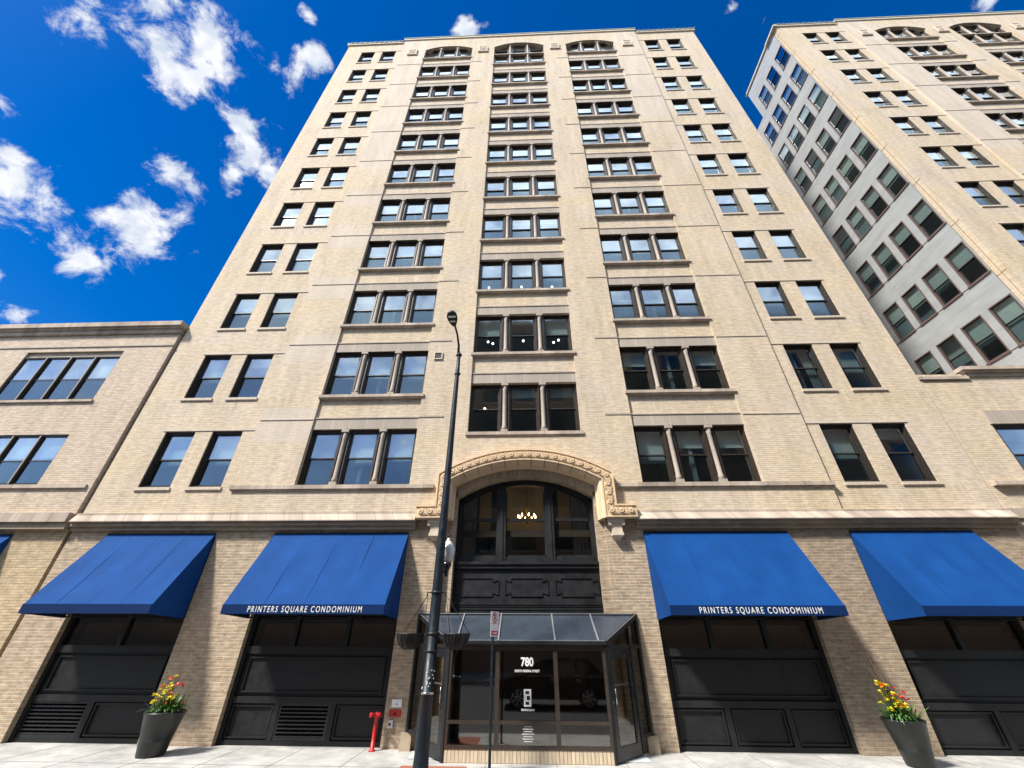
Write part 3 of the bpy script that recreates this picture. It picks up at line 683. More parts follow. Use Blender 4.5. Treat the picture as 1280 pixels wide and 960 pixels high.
def sweep(mb, path, prof, m=0, ends=True, jm=None):
    """path: XZ polyline; prof: (offset outward, y) closed section; mitred"""
    n = len(path); rings = []
    for i, p in enumerate(path):
        p = Vector(p)
        d0 = (Vector(path[i])-Vector(path[i-1])).normalized() if i else None
        d1 = (Vector(path[i+1])-Vector(path[i])).normalized() if i < n-1 else None
        if d0 is None: nn = Vector((-d1.y, d1.x)); sc = 1
        elif d1 is None: nn = Vector((-d0.y, d0.x)); sc = 1
        else:
            n0 = Vector((-d0.y, d0.x)); n1 = Vector((-d1.y, d1.x)); nn = (n0+n1).normalized(); sc = 1/max(nn.dot(n0), .5)
        b0 = len(mb.v); rings.append(b0)
        for o, y in prof:
            q = p+nn*o*sc; mb.v.append((q.x, y, q.y))
    k = len(prof)
    for i in range(n-1):
        for j in range(k):
            mb.f.append((rings[i]+j, rings[i+1]+j, rings[i+1]+(j+1) % k, rings[i]+(j+1) % k)); mb.m.append(m); mb.sm.append(False)
    for r in ((rings[0]), (rings[-1])):
        mb.f.append(tuple(r+j for j in range(k))); mb.m.append(m); mb.sm.append(False)
# inner edge path of the ornamented band (front), going left foot -> over -> right foot
N_ = 22
arcp = [(2.44*t, arc_z(2.44*t, 2.44, 6.60, .66)) for t in [-1+2*k/N_ for k in range(N_+1)]]
path = [(-3.42, 5.40), (-2.44, 5.40)] + arcp + [(2.44, 5.40), (3.42, 5.40)]
mo = MB()
sweep(mo, path, [(0, -.12), (0, -.30), (.03, -.33), (.36, -.33), (.40, -.30), (.40, -.12)], 0)
# cove inside the band, running back to the brick
legs = [(-2.44, 5.40)] + arcp + [(2.44, 5.40)]
sweep(mo, legs, [(0.002, -.305), (-.05, -.27), (-.10, -.16), (-.13, -.03), (-.17, .0), (-.17, .11), (0.002, .11)], 0)
arch = mo.build('arch_moulding', ['terracotta'], tower)
# raised fillets either side of the ornaments
fl = MB(); sweep(fl, path, [(.345, -.335), (.345, -.365), (.395, -.365), (.395, -.335)]); sweep(fl, path, [(.01, -.332), (.01, -.35), (.045, -.35), (.045, -.332)]); fl.build('fillet', 'terracotta', arch)
# ornaments: discs and knots alternating along the band; joints between blocks
mid = []
def offset_path(path, o):
    res = []
    for i, p in enumerate(path):
        p = Vector(p); d0 = (Vector(path[i])-Vector(path[i-1])).normalized() if i else None; d1 = (Vector(path[i+1])-p).normalized() if i < len(path)-1 else None
        if d0 is None: nn = Vector((-d1.y, d1.x)); sc = 1
        elif d1 is None: nn = Vector((-d0.y, d0.x)); sc = 1
        else:
            a = Vector((-d0.y, d0.x)); c = Vector((-d1.y, d1.x)); nn = (a+c).normalized(); sc = 1/max(nn.dot(a), .5)
        res.append(p+nn*o*sc)
    return res
op = offset_path(path, .195)
L_ = [0]
for a, c in zip(op, op[1:]): L_.append(L_[-1]+(c-a).length)
def at(s):
    for i in range(len(op)-1):
        if s <= L_[i+1]+1e-6: t = (s-L_[i])/(L_[i+1]-L_[i]); return op[i].lerp(op[i+1], t), (op[i+1]-op[i]).normalized()
    return op[-1], (op[-1]-op[-2]).normalized()
disc = MB()
nn_ = 12
def ydisc(mb, r, y0, y1, m=0, n=12, r2=None):
    r2 = r2 or r
    for k in range(n):
        a, c = 2*math.pi*k/n, 2*math.pi*(k+1)/n
        mb.face([(r*math.cos(a), y0, r*math.sin(a)), (r*math.cos(c), y0, r*math.sin(c)), (r2*math.cos(c), y1, r2*math.sin(c)), (r2*math.cos(a), y1, r2*math.sin(a))], m)
    mb.face([(r2*math.cos(2*math.pi*k/n), y1, r2*math.sin(2*math.pi*k/n)) for k in range(n)], m)
ydisc(disc, .105, -.33, -.375, r2=.08)
for k in range(6):
    a = k*math.pi/3; disc.box(.045*math.cos(a)-.02, .045*math.cos(a)+.02, -.395, -.375, .045*math.sin(a)-.02, .045*math.sin(a)+.02)
dme = disc.mesh('rosette', 'terracotta')
kn = MB()
for sx in (-1, 1):
    for sz in (-1, 1): kn.bar((sx*.015, -.345, sz*.015), (sx*.075, -.345, sz*.10), .032, .05, up=(0, 1, 0))
kn.box(-.075, .075, -.365, -.33, -.012, .012); kn.box(-.012, .012, -.37, -.33, -.11, .11)
kme = kn.mesh('knot_ornament', 'terracotta')
tot = L_[-1]; cnt = 62; step = (tot-.36)/(cnt)
for k in range(cnt+1):
    p, d = at(.18+k*step)
    o = inst('rosette' if k % 2 == 0 else 'knot_ornament', dme if k % 2 == 0 else kme, arch, (p.x, 0, p.y)); o.rotation_euler = (0, -math.atan2(d.y, d.x), 0)
jo = MB()
oo = offset_path(legs, .385); oi = offset_path(legs, -.10)
for k in [q for q in range(3, len(legs)-3, 2) if abs(legs[q][0]) < 2.0]:
    a = oo[k]; m_ = Vector(legs[k]); dn = (Vector(a)-m_).normalized()
    jo.bar((a.x, -.342, a.y), (m_.x, -.342, m_.y), .022, .022, up=(0, 1, 0))
    pp = [(.0, -.308), (-.055, -.275), (-.105, -.165), (-.135, -.04)]
    jo.tube([(m_.x+dn.x*o, y_, m_.y+dn.y*o) for o, y_ in pp], .011, 6)
jo.build('block_joints', 'terracotta_joint', arch)
# corbels under the feet
for s in (-1, 1):
    c = MB(); x = s*2.78
    c.box(x-.24, x+.24, -.26, 0, 5.27, 5.395); c.box(x-.20, x+.20, -.22, 0, 5.20, 5.27); c.box(x-.15, x+.15, -.2, 0, 4.98, 5.20)
    c.box(x-.17, x+.17, -.23, 0, 4.90, 4.98); c.face([(x-.16, -.22, 4.9), (x+.16, -.22, 4.9), (x+.08, 0, 4.78), (x-.08, 0, 4.78)]); 
    c.face([(x-.16, -.22, 4.9), (x-.16, 0, 4.9), (x-.08, 0, 4.78)]); c.face([(x+.16, -.22, 4.9), (x+.16, 0, 4.9), (x+.08, 0, 4.78)])
    for q in (-1, 1): c.tube([(x+q*.2, -.25, 5.24), (x+q*.2, -.02, 5.24)], .05, 8)
    c.build('corbel', 'stone', tower)

# great arched window: frame parts
def arch_ring(mb, half, zs0, rise, t, y0, y1, zb, m=0, n=24):
    o = [(half*(-1+2*k/n), arc_z(half*(-1+2*k/n), half, zs0, rise)) for k in range(n+1)]
    hi = half-t; i_ = [(hi*(-1+2*k/n), arc_z(hi*(-1+2*k/n), hi, zs0-t*.3, rise-.02)) for k in range(n+1)]
    i_ = [(x, z-t*.75) for x, z in i_]
    for k in range(n):
        a, c, d, e = o[k], o[k+1], i_[k+1], i_[k]
        mb.face([(e[0], y0, e[1]), (d[0], y0, d[1]), (c[0], y0, c[1]), (a[0], y0, a[1])], m); mb.face([(e[0], y0, e[1]), (e[0], y1, e[1]), (d[0], y1, d[1]), (d[0], y0, d[1])], m)
    for s in (-1, 1):
        mb.box(*sorted((s*half, s*hi)), y0, y1, zb, zs0+.0 if s else 0, m)
aw = MB()
arch_ring(aw, 2.205, 6.17, .655, .12, .40, .56, 4.25); arch_ring(aw, 2.09, 6.10, .63, .05, .44, .56, 4.32)
for x in (-.77, .77): 
    aw.box(x-.135, x+.135, .37, .56, 4.25, 6.74 if False else 6.66); aw.box(x-.05, x+.05, .345, .37, 4.25, 6.62)
aw.box(-2.1, 2.1, .40, .56, 4.25, 4.40)
for a, c in ((-2.08, -.9), (-.64, .64), (.9, 2.08)): aw.box(a, c, .44, .52, 5.47, 5.56)
for a, c in ((-2.08, -.9), (-.64, .64), (.9, 2.08)):
    aw.box(a, a+.04, .45, .52, 4.40, 6.4); aw.box(c-.04, c, .45, .52, 4.40, 6.4); aw.box(a, c, .45, .52, 4.40, 4.45)
win = aw.build('arched_window', 'charcoal', tower)
g = MB(); n = 24; hh = 2.08
pts = [(hh*(-1+2*k/n), arc_z(hh*(-1+2*k/n), hh, 6.08, .63)) for k in range(n+1)]
g.face([(hh, .50, 4.35), (-hh, .50, 4.35)] + [(x, .50, z) for x, z in pts]); g.build('window_glass', 'glassdark', win)
# spandrel panels below the arched window
sp = MB()
sp.box(-2.2, 2.2, .30, .5, 4.06, 4.25); sp.box(-2.2, 2.2, .26, .5, 4.17, 4.25); sp.box(-2.2, 2.2, .37, .5, 3.13, 4.06); sp.box(-2.2, 2.2, .33, .5, 3.10, 3.16)
sp.box(-2.2, 2.2, .35, .5, 2.78, 3.10)
for z in (2.88, 2.97, 3.05): sp.box(-2.2, 2.2, .335, .35, z, z+.02)
for a, c in ((-2.09, -.83), (-.63, .64), (.86, 2.13)):
    z0, z1 = 3.32, 3.80; q = .17
    o_ = [(a+q, z1), (a+q, z1-.10), (a, z1-.16+.12), (a, z0+.04), (a+q, z0+.10), (a+q, z0), (c-q, z0), (c-q, z0+.10), (c, z0+.04), (c, z1-.04), (c-q, z1-.10), (c-q, z1)]
    for i in range(12):
        p, r = o_[i], o_[(i+1) % 12]; sp.bar((p[0], .36, p[1]), (r[0], .36, r[1]), .022, .03, up=(0, 1, 0))
sp.build('spandrel_panel', 'charcoal', tower)
# lobby upper hall: side curtains, ceiling light and picture rails seen through the glass
b = MB(); b.box(-2.45, 2.45, 3.6, 3.7, 2.9, 7.7); b.box(-2.45, 2.45, .6, 3.6, 7.5, 7.7); b.box(-2.45, -2.4, .6, 3.6, 2.9, 7.5); b.box(2.4, 2.45, .6, 3.6, 2.9, 7.5); b.box(-2.4, 2.4, .6, 3.6, 2.9, 3.0); b.build('upper_hall', 'room', tower)
cu = MB()
for x0_, x1_ in ((-2.1, -1.55), (-1.15, -.95), (.95, 1.1), (1.5, 2.1)):
    n = 10
    for k in range(n):
        xa = x0_+(x1_-x0_)*k/n; xb = x0_+(x1_-x0_)*(k+1)/n; cu.face([(xa, .80+.04*(k % 2), 4.3), (xb, .80+.04*((k+1) % 2), 4.3), (xb, .80+.04*((k+1) % 2), 6.7), (xa, .80+.04*(k % 2), 6.7)])
cu.build('curtain', 'teal', tower)
ch = thing('chandelier', 'lit brass chandelier with candle bulbs behind the arched window over the entrance', 'chandelier', (.05, 2.2, 5.9))
m_ = MB(); m_.tube([(0, 0, .1), (0, 0, 1.55)], .012, 6); m_.lathe(0, 0, [(.02, -.12), (.06, -.06), (.03, .1)], 10)
for k in range(8):
    a = k*math.pi/4+.2; m_.tube([(0, 0, -.02), (.16*math.cos(a), .16*math.sin(a), -.10), (.32*math.cos(a), .32*math.sin(a), -.02)], .012, 6); m_.lathe(.32*math.cos(a), .32*math.sin(a), [(.035, -.02), (.02, 0), (.018, .10)], 8)
m_.build('frame', 'brass', ch)
bu = MB(); bu.lathe(0, 0, [(.010, 0), (.024, .03), (.018, .07), (.003, .12)], 10); bm_ = bu.mesh('bulb', 'bulb')
for k in range(8):
    a = k*math.pi/4+.2; inst('bulb', bm_, ch, (.32*math.cos(a), .32*math.sin(a), .10))
# pendant lamps glimpsed in the stair hall windows
lm = MB(); lm.lathe(0, 0, [(.01, -.05), (.04, -.03), (.05, 0), (.04, .03), (.01, .05)], 12); lme = lm.mesh('globe', 'bulbwhite')
cm = MB(); cm.tube([(0, 0, .06), (0, 0, .75)], .008, 6); cme = cm.mesh('cord', 'bronze')
PL = [(-1.35, 11.98-.25, 'leftmost pane of the second stair hall window row, left of the pair'), ]
for i, (x, z, w) in enumerate([(-1.52, 13.10, 'round pendant lamp, left of two behind the left pane of the second middle row'),
                 (-1.31, 13.00, 'round pendant lamp, right of two behind the left pane of the second middle row'),
                 (.01, 13.12, 'single round white pendant lamp behind the centre pane of the second middle window row'),
                 (1.32, 13.00, 'round pendant lamp, left of two behind the right pane of the second middle row'),
                 (1.54, 13.12, 'round pendant lamp, right of two behind the right pane of the second middle row'),
                 (-1.53, 9.78, 'single round white pendant lamp behind the left pane of the lowest middle window row'),
                 (-1.6, 16.40, 'round white pendant lamp behind the left pane of the third middle window row'),
                 (-.03, 16.40, 'round white pendant lamp behind the centre pane of the third middle window row'),
                 (1.42, 16.36, 'round white pendant lamp behind the right pane of the third middle window row')]):
    t = thing('pendant_lamp', w, 'lamp', (x, .8, z+.05), 'pendant lamps in the middle window column'); inst('globe', lme, t); inst('cord', cme, t)
# small vent in the pier
v = MB(); ring(v, .34, .34, .04, -.14, -.10, 0); v.box(-.13, .13, -.118, -.114, .04, .30, 1); v.build('wall_vent', ['stone', 'black'], tower, (-3.38, 0, 11.6))
# brick bases of jambs beside the vestibule are in its own object below
for o in tower.children:
    pass

# ================================================================== ENTRANCE VESTIBULE
ves = thing('entrance_vestibule', 'dark bronze glazed entrance vestibule with sloping glass roof, number 780 on its glass', 'vestibule')
fy = -1.15; fx = 1.86; wx = 3.0
b = MB(); b.box(-fx, fx, fy, fy+.16, 0, .23); b.build('brick_plinth', 'soldier_light', ves)
for s in (-1, 1):
    b = MB(); b.prism_x([(-.003, 0), (-.003, .33), (-.16, .33), (-.20, 0)], *sorted((s*2.84, s*3.10))); b.build('plinth_block', 'browntrim', ves)
b = MB(); mx_ = [-fx, -.71, .68, fx]
for x in mx_: b.box(x-.05, x+.05, fy-.01, fy+.10, .23, 2.10)
b.box(-fx, fx, fy-.012, fy+.09, .23, .29); b.box(-fx, fx, fy-.014, fy+.09, .66, .72); b.box(-fx, fx, fy-.012, fy+.09, 2.04, 2.12); b.box(-fx, fx, fy-.03, fy+.09, 2.12, 2.20)
b.build('front_frame', 'bronze_light', ves)
for a, c in zip(mx_, mx_[1:]):
    g = MB(); g.box(a+.05, c-.05, fy+.03, fy+.04, .72, 2.04); g.build('front_pane', 'glassdark', ves)
    g = MB(); g.box(a+.05, c-.05, fy+.03, fy+.04, .29, .66); g.build('lower_pane', 'glasslow', ves)
# roof
def rp(x, t): # x: -1..1 across, t 0 eave .. 1 wall
    hw = fx+.06+(wx-fx-.06)*t; return Vector((x*hw, fy-.05+(-fy+.05-.02)*t, 2.20+.62*t))
b = MB()
b.bar(rp(-1, 0), rp(1, 0), .09, .07); b.bar(rp(-1, 1), rp(1, 1), .07, .10); b.bar(rp(-1, 0), rp(-1, 1), .09, .09); b.bar(rp(1, 0), rp(1, 1), .09, .09)
roof = b.build('roof_frame', 'black', ves)
b = MB()
for x0, x1 in ((-.90, -.576), (-.365, -.234), (.36, .23), (.91, .582)):
    a = Vector((x0*1.92, *rp(0, 0)[1:])); c = Vector((x1*3.0, *rp(0, 1)[1:])); up = Vector((0, 0, .045)); b.bar(a+up, c+up, .035, .03)
b.bar(rp(-.98, .97)+Vector((0, 0, .06)), rp(.98, .97)+Vector((0, 0, .06)), .02, .02); b.bar(rp(-.98, .02)+Vector((0, -.05, .04)), rp(.98, .02)+Vector((0, -.05, .04)), .02, .012)
b.bar(rp(1, 0)+Vector((.02, 0, .055)), rp(1, 1)+Vector((.02, 0, .055)), .016, .012); b.bar(rp(-1, 0)+Vector((-.02, 0, .055)), rp(-1, 1)+Vector((-.02, 0, .055)), .016, .012)
b.build('glazing_bars', 'greymetal', roof)
b = MB(); up = Vector((0, 0, .02)); b.face([rp(-1, 0)+up, rp(1, 0)+up, rp(1, 1)+up, rp(-1, 1)+up]); b.build('roof_glass', 'glassroof', roof)
# angled sides with doors
for s in (-1, 1):
    A = Vector((s*fx, fy, 0)); B_ = Vector((s*wx, -.03, 0)); d = (B_-A); Ln = d.length; d.normalize(); nrm = Vector((d.y*s, -d.x*s, 0))
    def P(u, z, o=0): return A+d*u+nrm*o+Vector((0, 0, z))
    ztop = lambda u: 2.17+.60*u/Ln
    b = MB()
    b.bar(P(.04, 0), P(.04, 2.12), .09, .08, up=nrm); b.bar(P(1.10, .05), P(1.10, ztop(1.1)), .07, .08, up=nrm); b.bar(P(Ln-.05, .33), P(Ln-.05, 2.75), .09, .09, up=nrm)
    b.bar(P(.06, 2.12), P(Ln-.05, 2.12), .08, .07); b.bar(P(1.12, .36), P(Ln-.05, .36), .08, .07)
    sf = b.build('side_frame', 'black', ves)
    g = MB(); g.face([P(.06, 2.15), P(Ln-.06, 2.15), P(Ln-.06, ztop(Ln)-.06), P(.06, ztop(0))]); g.face([P(1.13, .38), P(Ln-.08, .38), P(Ln-.08, 2.1), P(1.13, 2.1)]); g.build('side_glass', 'glassdark', ves)
    dr = MB()
    a0, a1 = .10, 1.05
    dr.bar(P(a0+.07, .03), P(a0+.07, 2.07), .14, .05, up=nrm); dr.bar(P(a1-.07, .03), P(a1-.07, 2.07), .14, .05, up=nrm)
    dr.bar(P(a0+.14, .15), P(a1-.14, .15), .05, .24); dr.bar(P(a0+.14, 1.98), P(a1-.14, 1.98), .05, .18)
    door = dr.build('door', 'blackgloss', ves)
    g = MB(); g.face([P(a0+.14, .27), P(a1-.14, .27), P(a1-.14, 1.89), P(a0+.14, 1.89)]); g.build('door_glass', 'glassdark', door)
    h = MB(); u = a0+.10
    h.tube([P(u, 1.02, 0.02), P(u, 1.02, .07), P(u, 1.30, .07), P(u, 1.30, 0.02)], .012, 8); h.build('handle', 'chrome', door)
    h = MB(); h.bar(P(a0+.12, 1.36, -.03), P(a1-.12, 1.36, -.03), .03, .035); h.build('push_bar', 'greymetal', door)
    h = MB(); h.lathe(0, 0, [(.02, 0), (.02, .01)], 8); 
    h.v = [tuple(P(u, .93, .027)+Vector((x*abs(d.x), 0, y)).xyz) for x, y, z in h.v]; h.build('lock', 'chrome', door)
b = MB(); b.box(-2.7, 2.7, -.9, 2.6, .004, .02); b.box(-2.6, 2.6, 2.6, 2.7, .02, 2.7, 1); b.box(.9, 1.7, 1.9, 2.58, .02, 2.1, 1); b.build('lobby_floor', ['room', 'wood'], ves)
text_mesh('house_number', '780', .235, 'white', ves, upright(.0, fy+.024, 1.735), .002, sx=.86, bold=.008)
text_mesh('street_name', 'SOUTH FEDERAL STREET', .062, 'white', ves, upright(.0, fy+.024, 1.615), .002, sx=.86, bold=.0025)
b = MB(); b.box(-.085, .085, fy+.022, fy+.026, .97, 1.29, 0)
b.box(-.05, .035, fy+.018, fy+.022, 1.20, 1.255, 1); b.box(-.02, .055, fy+.018, fy+.022, 1.09, 1.165, 1); b.box(-.05, .035, fy+.018, fy+.022, 1.005, 1.06, 1); b.box(-.065, -.055, fy+.019, fy+.021, 1.07, 1.19, 1)
b.build('logo_plate', ['white', 'black'], ves)
text_mesh('logo_name', 'PRINTERS SQUARE', .048, 'white', ves, upright(.0, fy+.024, .895), .002, sx=.75, bold=.002)
b = MB(); rr = random.Random(5)
for i, wd in enumerate((.16, .23, .19, .27, .20, .24, .18)):
    z = .62-i*.042; x = -wd/2
    while x < wd/2: q = rr.uniform(.006, .014); b.box(x, x+q, fy+.022, fy+.025, z-.011, z+.007); x += q+rr.choice((.003, .003, .008))
b.build('small_print', 'paintwhite', ves)

# ================================================================== AWNINGS
def awning(x0, x1, label, text=None, rnd_=None):
    t = thing('awning', label, 'awning', ((x0+x1)/2, 0, 2.75), 'blue awnings over the ground floor openings')
    w = (x1-x0)/2; py, pz, zt, zb, zf = -1.30, 3.0-2.75, 5.03-2.75, 2.72-2.75, 2.79-2.75
    b = MB(); nx, nz = 48, 10; V = []
    ph = random.Random(int(x0*10)); off = ph.random()*6
    for j in range(nz+1):
        v = j/nz; row = []
        for i in range(nx+1):
            u = i/nx; x = -w+2*w*u
            panel = 4; seam = abs(math.sin(math.pi*u*panel))
            sag = (.022*seam+.016*math.sin(u*9+off)*math.sin(3*v+off)+.006*math.sin(u*31+off*3+v*4))*math.sin(math.pi*v)
            row.append((x, -.02+(py+.02)*v+sag*.84, zt+(pz-zt)*v-sag*.54))
        V.append(row)
    for j in range(nz):
        for i in range(nx): b.face([V[j][i], V[j][i+1], V[j+1][i+1], V[j+1][i]], 0, True)
    top = b.build('canopy', 'blue', t)
    sm_ = MB()
    for k in (1, 2, 3): x = -w+2*w*k/4; sm_.bar((x, -.025, zt+.001), (x, py-.003, pz+.001), .014, .002)
    sm_.bar((-w, py-.004, pz+.004), (w, py-.004, pz+.004), .02, .012)
    sm_.build('seam', 'blue', top)
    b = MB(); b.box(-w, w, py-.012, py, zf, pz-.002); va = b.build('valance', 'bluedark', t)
    for s in (-1, 1):
        b = MB(); poly = [(0.0-.02, zt), (py, pz), (py, zf), (-.02, zb)]; b.prism_x(poly, s*w-.006 if s > 0 else s*w, s*w if s > 0 else s*w+.006); b.build('side_panel', 'bluedark' if False else 'blue', t)
    b = MB(); b.bar((-w+.01, py+.03, zf+.03), (w-.01, py+.03, zf+.03), .03, .03); b.bar((-w+.01, -.02, zb+.03), (w-.01, -.02, zb+.03), .03, .03)
    b2 = MB(); b2.bar((-w, -.04, zt+.0), (w, -.04, zt+.0), .03, .035); b2.build('wall_bar', 'black', t)
    for s in (-1, 1): b.bar((s*(w-.03), py+.03, zf+.03), (s*(w-.03), -.02, zb+.03), .03, .03)
    for x in (-w*.55, w*.55): b.bar((x, py+.03, zf+.03), (x, -.02, zb+.03), .02, .02); b.tube([(x, py+.03, zf), (x+.03, py+.03, zf-.03)], .008, 6)
    b.build('awning_frame', 'black', t)
    if text:
        text_mesh('lettering', text, .195, 'paintwhite', va, upright(.06, py-.014, zf+.042), .002, sx=.74, bold=.0008, spacing=1.36)
    return t
awning(-13.27, -9.76, 'plain blue awning beside the low building on the left, sheltering a louvred panel')
awning(-7.86, -3.62, 'blue awning with white lettering on its valance, left of the arched entrance', 'PRINTERS SQUARE CONDOMINIUM')
awning(3.58, 7.86, 'blue awning with white lettering on its valance, right of the arched entrance', 'PRINTERS SQUARE CONDOMINIUM')
awning(9.68, 13.22, 'plain blue awning behind the right planter, its valance without lettering')
awning(-20.1, -16.43, 'blue awning on the low left building, cut off by the photo edge')

# ================================================================== LEFT LOW BUILDING
lb = thing('low_building', 'low cream brick building with wide banded windows, left of the tower', 'building', (-14.66, 0, 0))
X0 = -14.66
xs = [-30, -15.95, -16.65, -20.85, -24.9, -25.0, -29.1, -14.66, -15.96]; zs = [0, 4.98, 5.64, 6.62, 8.52, 9.98, 12.10, 12.35, 12.55, 13.2]
def flb(x, z):
    hole = (-20.85 < x < -16.65) or (-29.1 < x < -24.9)
    y = -.10
    if z < 5.64:
        if z < 4.98 and -20.1 < x < -16.45: return None
        return (-.02, 1)
    if hole and 9.98 < z < 12.10: return None
    if hole and 6.62 < z < 8.52: return None
    if hole and 12.10 < z < 12.35: return (y+.09, 0)
    return (y, 0)
b = MB(); xs.append(-20.1); xs.append(-16.45); relief(b, [x for x in xs], zs, flb, .3)
b.v = [(x-X0, y, z) for x, y, z in b.v]
b.face([(0, -.10, 5.64), (0, .6, 5.64), (0, .6, 13.2), (0, -.10, 13.2)], 0); b.face([(0, -.02, 0), (0, .6, 0), (0, .6, 5.64), (0, -.02, 5.64)], 1)
b.face([(-15.3, .3, 13.1), (0, .3, 13.1), (0, 16, 13.1), (-15.3, 16, 13.1)], 0); b.face([(-15.4, -.2, 0), (-15.4, 16, 0), (-15.4, 16, 13.1), (-15.4, -.2, 13.1)], 0); b.face([(0, 16, 0), (-15.4, 16, 0), (-15.4, 16, 13.1), (0, 16, 13.1)], 0); b.face([(0, 0.6, 0), (0, 16, 0), (0, 16, 13.1), (0, .6, 13.1)], 0)
b.build('brick_wall', ['rose', 'yellow'], lb)
b = MB(); b.box(-16, .03, -.20, .3, 13.22, 13.42, 0); b.box(-16, .06, -.28, .3, 13.42, 13.50, 0); b.box(-16, .08, -.36, .3, 13.50, 13.72, 0); b.build('cornice', 'ledge', lb)
b = MB(); b.box(-16, .02, -.135, -.08, 12.56, 12.62); b.build('string_course', 'lintel', lb)
b = MB(); b.box(-16, -.004, -.29, 0, 5.36, 5.646); b.build('stone_ledge', 'ledge', lb); b = MB(); b.box(-16, -.004, -.2, -.021, 5.16, 5.355); b.build('ledge_moulding', 'browntrim', lb)
b = MB(); b.box(-16, -.15, -.17, -.05, 6.50, 6.62); b.build('sill_course', 'ledge', lb)
b = MB(); b.box(-10.25, -1.25, -.24, -.05, 12.10, 12.16, 0); b.box(-10.25, -1.3, -.16, -.09, 12.16, 12.34, 0)
for z0, z1 in ((6.62, 8.52), (9.98, 12.10)):
    for xc in (-18.75, -27.0):
        c = MB(); h = z1-z0; w4 = 4.2
        ring(c, w4, h, .05, -.07, .2, 0)
        for k in (1, 2, 3): x = -w4/2+w4*k/4; c.box(x-.055, x+.055, -.09, .2, .05, h-.05)
        wd = c.build('window', 'bronze', lb, (xc-X0, 0, z0))
        for k in (1, 2, 3): mt = MB(); x = -w4/2+w4*k/4; mt.box(x-.02, x+.02, -.115, -.09, .05, h-.05); mt.build('mullion_strip', 'column', wd)
        for k in range(4):
            a = -w4/2+w4*k/4+.06; e = a+w4/4-.12; q = MB(); mid_ = h*.47
            q.box(a, e, -.03, .0, mid_-.03, mid_+.03, 0); q.box(a, a+.03, -.04, 0, .05, h-.05, 0); q.box(e-.03, e, -.04, 0, .05, h-.05, 0); q.box(a, e, -.04, 0, h-.10, h-.05, 0); q.box(a, e, -.04, 0, .05, .10, 0)
            q.box(a, e, -.02, -.014, mid_, h-.05, 1); q.box(a, e, -.02, -.014, .05, mid_, 2); q.build('sash', ['bronze', 'glass', 'glassscreen'], wd)
            if z0 < 8 or k == 3: q = MB(); q.box(a, e, .1, .11, h*.55, h-.05); q.build('blind', 'blind_dim', wd)
        sl = MB(); sl.box(-w4/2-.06, w4/2+.06, -.17, .1, -.10, 0)
        if z0 > 8: sl.build('sill', 'ledge', wd)
b = MB(); b.box(-15.2, -.2, 3, 3.1, 5.7, 13); b.box(-15.2, -.2, .31, 3, 9.0, 9.3); b.build('floor_slabs', 'room', lb)
b = MB()
b.box(-20.1-X0, -16.45-X0, .2, .3, 0, 4.95); b.build('infill_panel', 'black', lb)

# ================================================================== RIGHT LOW BUILDING
rb = thing('low_building', 'low cream brick building between the two towers, right of the main one', 'building', (14.6, 0, 0))
X0 = 14.58
xs = [14.58, 16.0, 20.3, 21.28, 16.35]; zs = [0, 5.64, 6.95-.45, 8.52, 10.3, 10.6]
def frb(x, z):
    if 16.0 < x < 20.3 and 6.50 < z < 8.52: return None
    if z > 10.3 and x < 16.35: return (.05, 0)
    return (.03, 0)
b = MB(); relief(b, xs, zs, frb, .4)
b.v = [(x-14.6, y, z) for x, y, z in b.v]; b.face([(-.02, .4, 10.0), (6.68, .4, 10.0), (6.68, 16, 10.0), (-.02, 16, 10.0)], 0)
b.build('brick_wall', ['cream'], rb)
b = MB(); b.box(-.02, 1.72, -.04, .35, 10.35, 10.47, 0); b.box(1.60, 6.66, -.10, .35, 10.62, 10.68, 0); b.box(1.66, 6.66, -.03, .3, 10.47, 10.62, 0); b.box(1.55, 6.66, -.16, .35, 10.68, 10.82, 0)
b.build('coping', 'ledge', rb)
b = MB(); b.box(1.35, 5.85, -.04, .2, 8.52, 9.03); b.build('lintel', 'lintel', rb)
b = MB(); b.box(.12, 6.66, -.14, .2, 6.38, 6.50); b.build('sill_course', 'ledge', rb)
b = MB(); b.box(-.03, 6.68, -.16, .0, 5.36, 5.645); b.build('stone_ledge', 'ledge', rb); b = MB(); b.box(-.03, 6.68, -.10, .0, 5.14, 5.355); b.build('ledge_moulding', 'browntrim', rb)
for k in range(3):
    w = inst('window', ME['casing'], rb, (1.4+.72+k*1.42, 0, 6.5-.07)); w.scale = (1.24, 1, 1); inst('sash', ME['sash'], w); inst('blind', BL[2*k+1], w)
b = MB(); b.box(.1, 6.5, 3, 3.1, 5.7, 10); b.box(.1, 6.5, .41, 3, 9.1, 9.3); b.build('floor_slabs', 'room', rb)

# ================================================================== SECOND TOWER
t2 = thing('condominium_tower', 'second cream brick tower on the right with a grey metal clad side wall', 'building', (36.02, 0, 0))
rnd = random.Random(11)
_HW = HW; HW = 14.72
tower_front(t2, rnd, False, z_base=0.0)
HW = _HW
